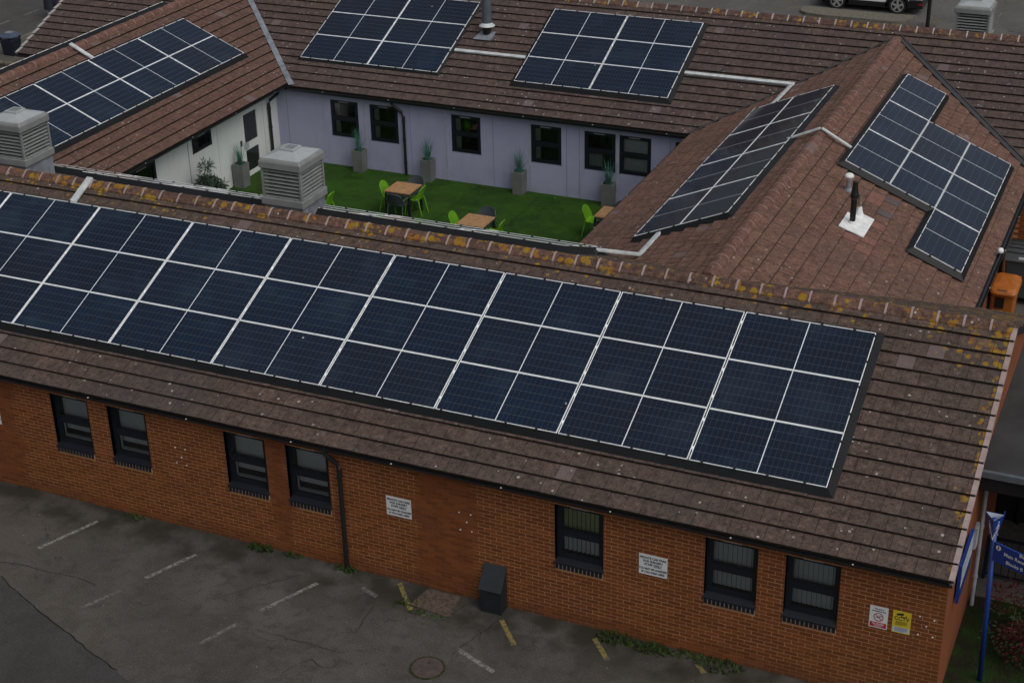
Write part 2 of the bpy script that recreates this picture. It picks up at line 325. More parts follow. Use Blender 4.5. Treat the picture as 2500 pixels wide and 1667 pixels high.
def glass_panel():
    k = NT('solar_cells'); o = k.n('ShaderNodeTexCoord').outputs['Object']; s = k.sep(o)
    PW, PH = 2.251, 1.085           # glass sheet inside the frame
    cw = (PW / 2 - 0.012 - 0.008) / 12; chh = (PH - 0.02) / 6
    ax = k.math('SUBTRACT', k.math('ABSOLUTE', s[0]), 0.008)
    def line(v, pitch, wd):
        f = k.math('FRACT', k.math('DIVIDE', k.math('ADD', v, 40 * pitch), pitch))
        d = k.math('MULTIPLY', k.math('MINIMUM', f, k.math('SUBTRACT', 1.0, f)), pitch)
        return k.math('LESS_THAN', d, wd)
    lx = line(ax, cw, 0.0016); ly = line(k.math('ADD', s[1], PH / 2 - 0.01), chh, 0.0030)
    ln = k.math('MAXIMUM', lx, ly)
    fx = k.math('FLOOR', k.math('DIVIDE', ax, cw)); fy = k.math('FLOOR', k.math('DIVIDE', s[1], chh))
    cid = k.n('ShaderNodeTexWhiteNoise', noise_dimensions='3D'); cv = k.n('ShaderNodeCombineXYZ')
    k.put(cv.inputs[0], k.math('ADD', fx, k.math('MULTIPLY', k.math('SIGN', s[0]), 31.0))); k.put(cv.inputs[1], fy); k.put(cv.inputs[2], k.n('ShaderNodeObjectInfo').outputs['Random'])
    k.put(cid.inputs['Vector'], cv.outputs[0])
    r = k.n('ShaderNodeObjectInfo').outputs['Random']
    dust = k.noise(1.1, 4.0, 0.6)
    base = k.mix(k.math('ADD', k.math('MULTIPLY', r, 0.5), k.math('MULTIPLY', k.mapr(dust, .3, .7), .5)), (0.0060, 0.0112, 0.0245), (0.0052, 0.0178, 0.0440))
    base = k.mix(k.math('MULTIPLY', cid.outputs[0], 0.35), base, (0.009, 0.009, 0.015))
    base = k.mix(k.math('MULTIPLY', k.mapr(dust, 0.50, 0.72), 0.32), base, (0.030, 0.048, 0.066))
    pr_ = k.n('ShaderNodeTexWhiteNoise', noise_dimensions='1D'); k.put(pr_.inputs['W'], k.math('MULTIPLY', r, 91.7)); base = k.mix(k.math('MULTIPLY', pr_.outputs[0], .30), base, (0.016, 0.018, 0.026))
    base = k.mix(ln, base, (0.066, 0.080, 0.100))
    mid = k.math('LESS_THAN', k.math('ABSOLUTE', s[0]), 0.0085)
    edge = k.math('MAXIMUM', k.math('GREATER_THAN', k.math('ABSOLUTE', s[0]), PW / 2 - 0.003), k.math('GREATER_THAN', k.math('ABSOLUTE', s[1]), PH / 2 - 0.0025))
    base = k.mix(k.math('MAXIMUM', mid, edge), base, (0.68, 0.73, 0.78))
    v = k.voro(1.5); rc = k.sep(v.outputs['Color'])     # droppings
    dd = k.math('ADD', v.outputs['Distance'], k.math('MULTIPLY', k.math('SUBTRACT', k.noise(35.0, 3.0), 0.5), 0.09))
    drop = k.math('MULTIPLY', k.math('LESS_THAN', dd, 0.028), k.math('GREATER_THAN', rc[0], 0.80))
    base = k.mix(k.math('MULTIPLY', drop, 0.75), base, (0.45, 0.47, 0.46))
    k.put(k.b.inputs['Base Color'], base)
    k.put(k.b.inputs['Roughness'], k.math('ADD', 0.10, k.math('MULTIPLY', drop, 0.6)))
    k.b.inputs['Specular IOR Level'].default_value = 0.42
    return k.m
M['cells'] = glass_panel()

def window_glass(name, tint):
    m = bpy.data.materials.new(name); m.use_nodes = True; t = m.node_tree; t.nodes.clear()
    o = t.nodes.new('ShaderNodeOutputMaterial'); mx = t.nodes.new('ShaderNodeMixShader')
    tr = t.nodes.new('ShaderNodeBsdfTransparent'); tr.inputs[0].default_value = (*tint, 1)
    gl = t.nodes.new('ShaderNodeBsdfGlossy'); gl.inputs['Roughness'].default_value = 0.03; gl.inputs[0].default_value = (0.9, 0.95, 1, 1)
    fr = t.nodes.new('ShaderNodeFresnel'); fr.inputs[0].default_value = 1.5
    mu = t.nodes.new('ShaderNodeMath'); mu.operation = 'MULTIPLY_ADD'; mu.inputs[1].default_value = 1.1; mu.inputs[2].default_value = 0.02
    t.links.new(fr.outputs[0], mu.inputs[0]); t.links.new(mu.outputs[0], mx.inputs[0]); t.links.new(tr.outputs[0], mx.inputs[1]); t.links.new(gl.outputs[0], mx.inputs[2]); t.links.new(mx.outputs[0], o.inputs[0])
    return m
M['glass'] = window_glass('window_glass', (0.84, 0.87, 0.88))
M['glass_dark'] = window_glass('tinted_window_glass', (0.35, 0.38, 0.40))

# ------------------------------------------------------------------ object helpers
ABS = {}
def tag(o, label=None, cat=None, group=None, kind=None):
    if label: o['label'] = label
    if cat: o['category'] = cat
    if group: o['group'] = group
    if kind: o['kind'] = kind
    return o
def thing(name, loc, label, cat, group=None):
    o = bpy.data.objects.new(name, None); o.empty_display_size = 0.3; col.objects.link(o)
    o.location = loc; ABS[o.name] = Matrix.Translation(Vector(loc)); return tag(o, label, cat, group)
def attach(o, parent, mat_world=Matrix.Identity(4)):
    col.objects.link(o)
    if parent is not None:
        o.parent = parent; o.matrix_parent_inverse = ABS.get(parent.name, Matrix.Identity(4)).inverted()
    o.matrix_basis = mat_world; ABS[o.name] = mat_world.copy()
    return o
class MB:
    def __init__(s): s.v = []; s.f = []; s.t = []; s.nose = []
    def add(s, verts, faces, tint=0.0, nose=()):
        b = len(s.v); s.nose += [len(s.f) + q for q in nose]; s.v += [tuple(q) for q in verts]; s.f += [tuple(i + b for i in f) for f in faces]; s.t += [tint] * len(verts)
        return s
    def box(s, x0, y0, z0, x1, y1, z1, Mx=None, tint=0.0):
        q = [Vector((x, y, z)) for z in (z0, z1) for y in (y0, y1) for x in (x0, x1)]
        if Mx is not None: q = [Mx @ a for a in q]
        return s.add(q, [(0, 2, 3, 1), (4, 5, 7, 6), (0, 1, 5, 4), (2, 6, 7, 3), (0, 4, 6, 2), (1, 3, 7, 5)], tint)
    def prism(s, poly, d, tint=0.0):      # planar polygon (3-D points) pushed along vector d
        n = len(poly); d = Vector(d); a = [Vector(p) for p in poly]; b = [p + d for p in a]
        return s.add(a + b, [tuple(range(n - 1, -1, -1)), tuple(range(n, 2 * n))] + [(i, (i + 1) % n, n + (i + 1) % n, n + i) for i in range(n)], tint)
    def tube(s, pts, r, seg=10, tint=0.0, cap=True):
        pts = [Vector(p) for p in pts]; rs = r if isinstance(r, (list, tuple)) else [r] * len(pts); rings = []
        for i, p in enumerate(pts):
            a = pts[max(0, i - 1)]; b = pts[min(len(pts) - 1, i + 1)]; d = (b - a)
            d = d.normalized() if d.length > 1e-9 else Vector((0, 0, 1))
            u = d.orthogonal().normalized() if abs(d.z) > 0.99 else d.cross(Vector((0, 0, 1))).normalized()
            v = d.cross(u)
            rings.append([p + (u * math.cos(2 * math.pi * k / seg) + v * math.sin(2 * math.pi * k / seg)) * rs[i] for k in range(seg)])
        verts = [q for rg in rings for q in rg]; f = []
        for i in range(len(pts) - 1):
            for k in range(seg):
                f.append((i * seg + k, i * seg + (k + 1) % seg, (i + 1) * seg + (k + 1) % seg, (i + 1) * seg + k))
        if cap: f.append(tuple(range(seg - 1, -1, -1))); f.append(tuple((len(pts) - 1) * seg + k for k in range(seg)))
        return s.add(verts, f, tint)
    def lathe(s, c, prof, seg=20, tint=0.0):  # prof: (radius, z)
        c = Vector(c); verts = []; f = []
        for (r, z) in prof: verts += [c + Vector((r * math.cos(2 * math.pi * k / seg), r * math.sin(2 * math.pi * k / seg), z)) for k in range(seg)]
        for i in range(len(prof) - 1):
            for k in range(seg): f.append((i * seg + k, i * seg + (k + 1) % seg, (i + 1) * seg + (k + 1) % seg, (i + 1) * seg + k))
        f.append(tuple(range(seg - 1, -1, -1))); f.append(tuple((len(prof) - 1) * seg + k for k in range(seg)))
        return s.add(verts, f, tint)
    def mesh(s, name, mat, smooth=False, tint=False):
        me = bpy.data.meshes.new(name); me.from_pydata(s.v, [], s.f)
        if tint:
            a = me.attributes.new('tint', 'FLOAT', 'POINT'); a.data.foreach_set('value', s.t)
        me.materials.append(M[mat] if isinstance(mat, str) else mat)
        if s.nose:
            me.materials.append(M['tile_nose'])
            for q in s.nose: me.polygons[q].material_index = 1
        if smooth:
            me.polygons.foreach_set('use_smooth', [True] * len(me.polygons)); me.update()
        return me
    def build(s, name, mat, parent=None, smooth=False, tint=False, kind=None, label=None, cat=None, group=None):
        o = bpy.data.objects.new(name, s.mesh(name, mat, smooth, tint)); attach(o, parent)
        return tag(o, label, cat, group, kind)
def bevel(o, wd=0.006, seg=2):
    m = o.modifiers.new('bevel', 'BEVEL'); m.width = wd; m.segments = seg; m.limit_method = 'ANGLE'; m.angle_limit = R(40); return o
def box(name, mat, parent, x0, y0, z0, x1, y1, z1, bv=0.0, **kw):
    o = MB().box(x0, y0, z0, x1, y1, z1).build(name, mat, parent, **kw)
    if bv: bevel(o, bv)
    return o
def frame(o, x, y, z=None):          # matrix from origin and axes
    z = z or x.cross(y)
    return Matrix(((x.x, y.x, z.x, o.x), (x.y, y.y, z.y, o.y), (x.z, y.z, z.z, o.z), (0, 0, 0, 1)))
def sheet(name, mat, pts, z, kind='structure', parent=None):
    return MB().add([(x, y, z) for x, y in pts], [tuple(range(len(pts)))]).build(name, mat, parent, kind=kind)

# ------------------------------------------------------------------ ground and setting
def rect(x0, y0, x1, y1): return [(x0, y0), (x1, y0), (x1, y1), (x0, y1)]
sheet('ground', 'asphalt', rect(-260, -200, 220, 320), 0.0)
sheet('car_park', 'carpark', rect(-31.5, 24.0, 60, 120), 0.004)
sheet('road', 'road', rect(-60, -40, -37.5, 150), 0.004)
sheet('pavement', 'path', rect(-37.35, -40, -31.6, 150), 0.10)
box('road_kerb', 'kerb', None, -37.5, -40, -0.05, -37.35, 150, 0.104, kind='structure')
sheet('courtyard_lawn', 'turf', rect(-20.95, 8.9, -7.5, 17.45), 0.06)
sheet('planting_bed', 'bed', rect(2.098, -6, 9, 2.55), 0.012)
sheet('footpath', 'path', rect(2.098, 2.55, 9, 7.6), 0.016)
sheet('service_yard', 'asphalt_light', rect(0.61, 9.0, 14, 17.4), 0.006)
sheet('dark_tarmac_patch', 'asphalt_dark', [(-16.6, -2.6), (-14.12, -3.48), (-13.3, -3.84), (-12.65, -4.11), (-11.76, -4.44), (-11.34, -4.61), (-10.5, -4.9), (-9.6, -5.25), (-8, -6.6), (-8, -12), (-24, -12), (-24, -1)], 0.004)
sheet('tarmac_patch', 'asphalt_light', [(-6.77, -3.47), (-6.8, -3.2), (-6.58, -3.06), (-6.4, -3.11), (-6.2, -3.55), (-6.4, -3.8)], 0.004)

def ribbon(name, mat, pts, wd, z=0.008, jag=0.0):
    mb = MB(); P = []
    for (a, b) in zip(pts[:-1], pts[1:]):
        n = max(1, int((Vector(b) - Vector(a)).length / 0.12))
        P += [Vector(a).lerp(Vector(b), i / n) for i in range(n)]
    P.append(Vector(pts[-1])); v = []
    for i, p in enumerate(P):
        d = (P[min(i + 1, len(P) - 1)] - P[max(i - 1, 0)]).normalized(); nn = Vector((-d.y, d.x))
        off = random.uniform(-jag, jag); ww = wd * (random.uniform(0.5, 1.3) if jag else 1.0)
        v += [(p.x + nn.x * (off + ww / 2), p.y + nn.y * (off + ww / 2), z), (p.x + nn.x * (off - ww / 2), p.y + nn.y * (off - ww / 2), z)]
    return mb.add(v, [(2 * i, 2 * i + 1, 2 * i + 3, 2 * i + 2) for i in range(len(P) - 1)]).build(name, mat, None, kind='structure')
for a, b, mt in [((-14.07, -2.47), (-13.6, -1.3), 'line_white'), ((-11.63, -2.51), (-11.2, -1.52), 'line_white'), ((-12.14, -3.71), (-11.83, -2.99), 'line_worn'),
                 ((-9.62, -3.74), (-9.34, -3.04), 'line_worn'), ((-9.17, -2.57), (-8.66, -1.46), 'line_white'), ((-7.86, -1.28), (-7.48, -1.42), 'line_worn'), ((-5.52, -2.22), (-4.7, -2.54), 'line_white')]:
    ribbon('parking_line', mt, [a, b], 0.085)
for a, b in [((-7.3, -0.90), (-6.75, -1.54)), ((-5.17, -1.2), (-4.68, -1.76)), ((-3.5, -1.08), (-3.09, -1.54)), ((-1.7, -1.06), (-1.51, -1.26))]:
    ribbon('yellow_line', 'line_yellow', [a, b], 0.09)
for pts, wd in [([(-10.09, -2.52), (-9.77, -2.15), (-9.3, -1.62), (-8.94, -1.19)], .016), ([(-7.41, -1.7), (-7.33, -2.46), (-7.55, -2.58)], .014), ([(-8.92, -3.04), (-8.19, -3.05), (-7.57, -3.04), (-7.23, -3.06)], .014),
                ([(-5.55, -2.37), (-5.36, -1.76), (-5.2, -1.25)], .016), ([(-7.91, -3.9), (-7.82, -3.59), (-7.65, -3.39), (-7.37, -3.54), (-7.2, -3.44), (-7.21, -3.23)], .014),
                ([(-14.45, -3.1), (-13.95, -3.02), (-13.43, -3.04), (-12.94, -2.96), (-12.3, -3.03)], .014), ([(-9.15, -2.6), (-8.9, -2.0), (-8.6, -1.75)], .012),
                ([(-14.12, -3.47), (-13.3, -3.83), (-12.65, -4.10), (-11.76, -4.43), (-11.34, -4.60), (-10.5, -4.89)], .030), ([(-6.06, -1.5), (-5.9, -1.0)], .014)]:
    ribbon('tarmac_crack', 'crack', pts, wd * .6, 0.0105, 0.02)
# road dashes, car-park markings
for y0 in (22.0, 25.9, 28.31, 32.2): ribbon('road_dash', 'line_white', [(-39.68, y0), (-39.68, y0 + (1.48 if y0 == 25.9 else 0.9))], 0.10)
for pts, mt, wd in [([(-11.92, 39.14), (-10.99, 39.13)], 'line_yellow', .05), ([(-11.1, 39.43), (-10.68, 39.63)], 'line_yellow', .1), ([(-14.79, 39.39), (-14.29, 39.28)], 'line_yellow', .06),
                    ([(-5.95, 39.22), (-5.13, 39.32)], 'line_yellow', .07), ([(-5.13, 39.32), (-5.58, 39.83), (-6.05, 40.9)], 'line_yellow', .05), ([(-10.51, 40.0), (-10.49, 41.6)], 'line_worn', .09),
                    ([(-6.29, 39.9), (-6.22, 42.5)], 'line_worn', .09), ([(-3.6, 41.2), (-2.9, 41.5)], 'line_worn', .08), ([(-3.2, 41.4), (-3.25, 40.8)], 'line_white', .06), ([(-14.5, 41.5), (-11.2, 39.3)], 'line_worn', .04)]:
    ribbon('car_park_marking', mt, pts, wd, 0.010)
ribbon('tarmac_crack', 'crack', [(-2.6, 38.9), (-1.9, 38.7), (-1.0, 37.6), (0.3, 37.1)], .05, 0.010, 0.02)

# ------------------------------------------------------------------ roof planes
TH = R(22.7); c, s = math.cos(TH), math.sin(TH); T = math.tan(TH)
AX = Vector
class Slope:
    def __init__(q, O, U, V, u0, u1, v1): q.O, q.U, q.V = AX(O), AX(U), AX(V); q.N = q.U.cross(q.V); q.u0, q.u1, q.v1 = u0, u1, v1
    def p(q, u, v, h=0.0): return q.O + q.U * u + q.V * v + q.N * h
SF = Slope((0, -1.008, 2.607), (1, 0, 0), (0, c, s), -25.0, 2.175, 4.808 / c)
FB_EY = 9.2
SFB = Slope((0, FB_EY, 4.618 - (FB_EY - 3.8) * T), (-1, 0, 0), (0, -c, s), -2.175, 25.0, (FB_EY - 3.8) / c)
SB = Slope((0, 17.22, 2.395), (1, 0, 0), (0, c, s), -30.39, 9.0, 4.85 / c)
SBB = Slope((0, 26.92, 2.395), (-1, 0, 0), (0, -c, s), -9.0, 30.39, 4.85 / c)
SL = Slope((-20.405, 0, 2.456), (0, 1, 0), (-c, 0, s), 4.6, 21.7, 4.315 / c)
SLW = Slope((-29.035, 0, 2.456), (0, -1, 0), (c, 0, s), -21.7, -4.6, 4.315 / c)
SRW = Slope((-7.88, 0, 4.258 - 4.37 * T), (0, -1, 0), (c, 0, s), -21.7, -4.6, 4.37 / c)
SRE = Slope((0.85, 0, 4.258 - 4.36 * T), (0, 1, 0), (-c, 0, s), 4.6, 21.7, 4.36 / c)

def clip(poly, hp):
    a, b, d = hp; out = []
    for i in range(len(poly)):
        p, q = poly[i], poly[(i + 1) % len(poly)]
        fp = a * p[0] + b * p[1] + d; fq = a * q[0] + b * q[1] + d
        if fp >= 0: out.append(p)
        if (fp >= 0) != (fq >= 0):
            t = fp / (fp - fq); out.append(tuple(p[k] + t * (q[k] - p[k]) for k in range(len(p))))
    return out
def cuts(nm, x, y):
    k = []
    if nm == 'FB':
        if -7.9 < x < 0.87: k.append((1, -1, 8.17 - 0.02) if x > -3.51 else (-1, -1, 1.15 - 0.02))
        if x < -20.3: k.append((1, -1, 29.37 - 0.02))
    elif nm == 'B':
        if -8.2 < x < 1.2: k.append((1, 1, -18.164 - .03) if x > -3.51 else (-1, 1, -25.184 - .03))
        if -29.3 < x < -20.1: k.append((1, 1, 3.04 - .07) if x > -24.72 else (-1, 1, -46.40 - .03))
    elif nm in ('RW', 'RE'):
        k += [(-1, 1, -8.17 + .0), (-1, -1, 18.164 - .05)] if x > -3.51 else [(1, 1, -1.15), (1, -1, 25.184 - .03)]
    elif nm in ('L', 'LW'):
        k += [(-1, 1, -29.37), (-1, -1, -3.04 - .07)] if x > -24.72 else [(1, 1, 20.07), (1, -1, 46.40 - .03)]
    return k
TW = 0.2905
def make_tiles(nm, S, gauge, skip=None):
    out = []; nc = int(math.ceil(S.v1 / gauge - 0.15)); nu = int((S.u1 - S.u0) / TW) + 1
    for j in range(nc):
        v0 = j * gauge; v1 = min((j + 1) * gauge, S.v1)
        off = (0.5 * TW if j % 2 else 0.0) - (0.0)
        for i in range(-1, nu):
            # the verge ends of F/B start flush with u1
            u1_ = S.u1 - i * TW - off; u0_ = u1_ - TW
            u1_ = min(u1_, S.u1); u0_ = max(u0_, S.u0)
            if u1_ - u0_ < 0.04: continue
            cc = S.p((u0_ + u1_) / 2, (v0 + v1) / 2)
            if skip and skip(cc.x, cc.y): continue
            a, b = u0_ + 0.003, u1_ - 0.003
            poly = [(S.p(u, v).x, S.p(u, v).y, u, v) for u, v in ((a, v0), (b, v0), (b, v1), (a, v1))]
            full = (u1_ - u0_ > TW - 0.001) and (v1 - v0 > gauge - 0.001); n0 = list(poly)
            for hp in cuts(nm, cc.x, cc.y):
                poly = clip(poly, hp)
                if len(poly) < 3: break
            if len(poly) < 3: continue
            if full and (len(poly) != 4 or any(abs(poly[q][2] - n0[q][2]) + abs(poly[q][3] - n0[q][3]) > 1e-6 for q in range(4))): full = False
            out.append(dict(S=S, poly=[(q[2], q[3]) for q in poly], full=full, u0=a, v0=v0, g=gauge, c=cc, v1=v0 + gauge))
    return out
H0, H1 = 0.034, -0.010
def tile_verts(poly, v0, g, f, dz):
    vm = max(v for _, v in poly); ext = 0.02 if vm > v0 + g - 1e-4 else 0.0
    pl = [(u, v + (ext if v > vm - 1e-6 else 0.0)) for u, v in poly]
    top = [f(u, v, H0 + (H1 - H0) * (v - v0) / g + dz) for u, v in pl]
    bot = [f(u, v, H0 + (H1 - H0) * (v - v0) / g + dz - 0.050) for u, v in pl]
    return bot, top
TILEMESH = {}; NOSE = 0.010  # NOSE: depth of the top strip coloured dark for moss and course shadow
def tile_shared(g, mat, k):
    key = (g, mat, k)
    if key not in TILEMESH:
        rn = random.Random(k * 31 + 5); mb = MB(); w_ = TW - 0.006
        pl = [(0, 0), (w_, 0), (w_, g + .02), (0, g + .02)]
        j = [rn.uniform(-.003, .003) for _ in range(4)]
        top = [(u, v, H0 + (H1 - H0) * v / g + j[i]) for i, (u, v) in enumerate(pl)]; bot = [(u, v, z - .050) for u, v, z in top]
        e0 = [tuple(Vector(top[0]).lerp(Vector(top[3]), NOSE / (g + .02))), tuple(Vector(top[1]).lerp(Vector(top[2]), NOSE / (g + .02)))]
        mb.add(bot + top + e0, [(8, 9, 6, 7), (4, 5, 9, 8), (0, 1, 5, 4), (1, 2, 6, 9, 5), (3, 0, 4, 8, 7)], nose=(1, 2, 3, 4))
        TILEMESH[key] = mb.mesh('roof_tile', mat)
    return TILEMESH[key]
def lay(roof_obj, tiles, mat, n_ind=300, rank=None):
    full = [t for t in tiles if t['full'] and (rank is None or rank(t))]
    full.sort(key=lambda t: (t['c'] - CAMLOC).length)
    ind = full[:n_ind]; ids = set(id(t) for t in ind); mb = MB(); rn = random.Random(11)
    for t in ind:
        S = t['S']; o = bpy.data.objects.new('roof_tile', tile_shared(t['g'], mat, rn.randrange(5)))
        attach(o, roof_obj, frame(S.p(t['u0'], t['v0'], rn.uniform(-.0025, .003)), S.U, S.V, S.N))
    for t in tiles:
        if id(t) in ids: continue
        S = t['S']; b, tp = tile_verts(t['poly'], t['v0'], t['g'], S.p, rn.uniform(-.0035, .0035)); n = len(b)
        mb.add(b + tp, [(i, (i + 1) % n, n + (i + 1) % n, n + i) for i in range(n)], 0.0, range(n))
        tn = rn.random(); zz = {(round(u, 5), round(v, 5)): q for (u, v), q in zip(t['poly'], tp)}
        vm = max(v for _, v in t['poly']); ext = 0.02 if vm > t['v0'] + t['g'] - 1e-4 else 0.0
        dz = (tp[0] - S.p(*t['poly'][0], 0)).dot(S.N) - (H0 + (H1 - H0) * (t['poly'][0][1] - t['v0']) / t['g'])
        fz = lambda u, v: S.p(u, v + (ext if v > vm - 1e-6 else 0.0), H0 + (H1 - H0) * (v - t['v0']) / t['g'] + dz)
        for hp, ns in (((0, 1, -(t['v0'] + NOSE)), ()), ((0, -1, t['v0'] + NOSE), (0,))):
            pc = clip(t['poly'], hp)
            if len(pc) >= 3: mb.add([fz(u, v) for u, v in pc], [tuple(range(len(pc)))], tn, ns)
    mb.build('roof_tiles', mat, roof_obj, tint=True, kind='stuff')
def deck(S, u0, u1, v1, mb, vm=0.0):
    a = [S.p(u0, vm, -.034), S.p(u1, vm, -.034), S.p(u1, v1, -.034), S.p(u0, v1, -.034)]
    mb.add(a, [(0, 1, 2, 3)])
def ridge(roof_obj, P0, P1, mat, mortar, pitch=0.445, jw=0.036, half=0.165, drop=0.066, rise=0.068, rounded=False, tail=0.004, phase=0.0):
    P0, P1 = AX(P0), AX(P1); d = (P1 - P0); Ln = d.length; d.normalize(); side = d.cross(AX((0, 0, 1))).normalized()
    if rounded: prof = [(half * math.sin(a), -drop + (rise + drop) * math.cos(a)) for a in [R(x) for x in (-90, -60, -30, 0, 30, 60, 90)]]
    else: prof = [(-half, -drop), (-half * .97, -drop * .55), (-half * .22, rise * .93), (0, rise), (half * .22, rise * .93), (half * .97, -drop * .55), (half, -drop)]
    def ring(t, sc_=1.0, up=0.0): return [P0 + d * t + side * (x * sc_) + AX((0, 0, z + up)) for x, z in prof]
    def piece(t0, t1, s0, s1, up0=0, up1=0):
        a, b = ring(t0, s0, up0), ring(t1, s1, up1); n = len(a); mb = MB()
        mb.add(a + b, [(i, n + i, n + i + 1, i + 1) for i in range(n - 1)] + [tuple(range(n)), tuple(range(2 * n - 1, n - 1, -1))]); return mb
    k = 0; t = -phase
    while t < Ln:
        t1 = min(t + pitch - jw, Ln); t0 = max(t, 0.0); rn = random.uniform(-.006, .006)
        if t1 - t0 > 0.05:
            piece(t0, t1, 1, 1 + tail, rn, rn + random.uniform(-.004, .004)).build('ridge_tile', mat, roof_obj)
            if t1 < Ln - 0.05: piece(t1, t1 + jw, 1.035, 1.035, 0.010, 0.010).build('ridge_joint', mortar, roof_obj)
        t += pitch; k += 1
def gutter(parent, a, b, outward, r=0.062, mat='gutter'):
    a, b, o = AX(a), AX(b), AX(outward); prof = [(-r, 0.012), (-r * .95, -r * .35), (-r * .6, -r * .85), (0, -r), (r * .6, -r * .85), (r * .95, -r * .35), (r, 0.012), (r * .88, 0.012), (r * .6, -r * .55), (0, -r * .8), (-r * .6, -r * .55), (-r * .86, 0.012)]
    A = [a + o * x + AX((0, 0, z)) for x, z in prof]; B = [b + o * x + AX((0, 0, z)) for x, z in prof]; n = len(A)
    g = MB().add(A + B, [(i, (i + 1) % n, n + (i + 1) % n, n + i) for i in range(n)] + [tuple(range(n)), tuple(range(2 * n - 1, n - 1, -1))]).build('gutter', mat, parent, smooth=False)
    mb = MB(); L = (b - a).length; d = (b - a).normalized(); k = 1.2
    while k < L:
        p = a + d * k; mb.box(-.012, -.012, -.004, .012, .012, .006, Matrix.Translation(p + o * r + AX((0, 0, .012)))); k += 2.05 + random.uniform(-.15, .15)
    if L > 2: mb.build('gutter_clips', 'zinc', g, kind='stuff')
    return g
def downpipe(parent, x, y, ztop, zbot, off, mat='gutter', r=0.042, name='downpipe'):
    o = AX(off); p = AX((x, y, 0))
    mb = MB().tube([p + o + AX((0, 0, ztop + .10)), p + o * .9 + AX((0, 0, ztop)), p + o * .15 + AX((0, 0, ztop - .22)), p + AX((0, 0, ztop - .34)), p + AX((0, 0, zbot))], r, 10)
    for z in (ztop - .5, (ztop + zbot) / 2, zbot + .35): mb.tube([p + AX((0, 0, z)), p + AX((0, 0, z + .05))], r * 1.25, 10)
    return mb.build(name, mat, parent)

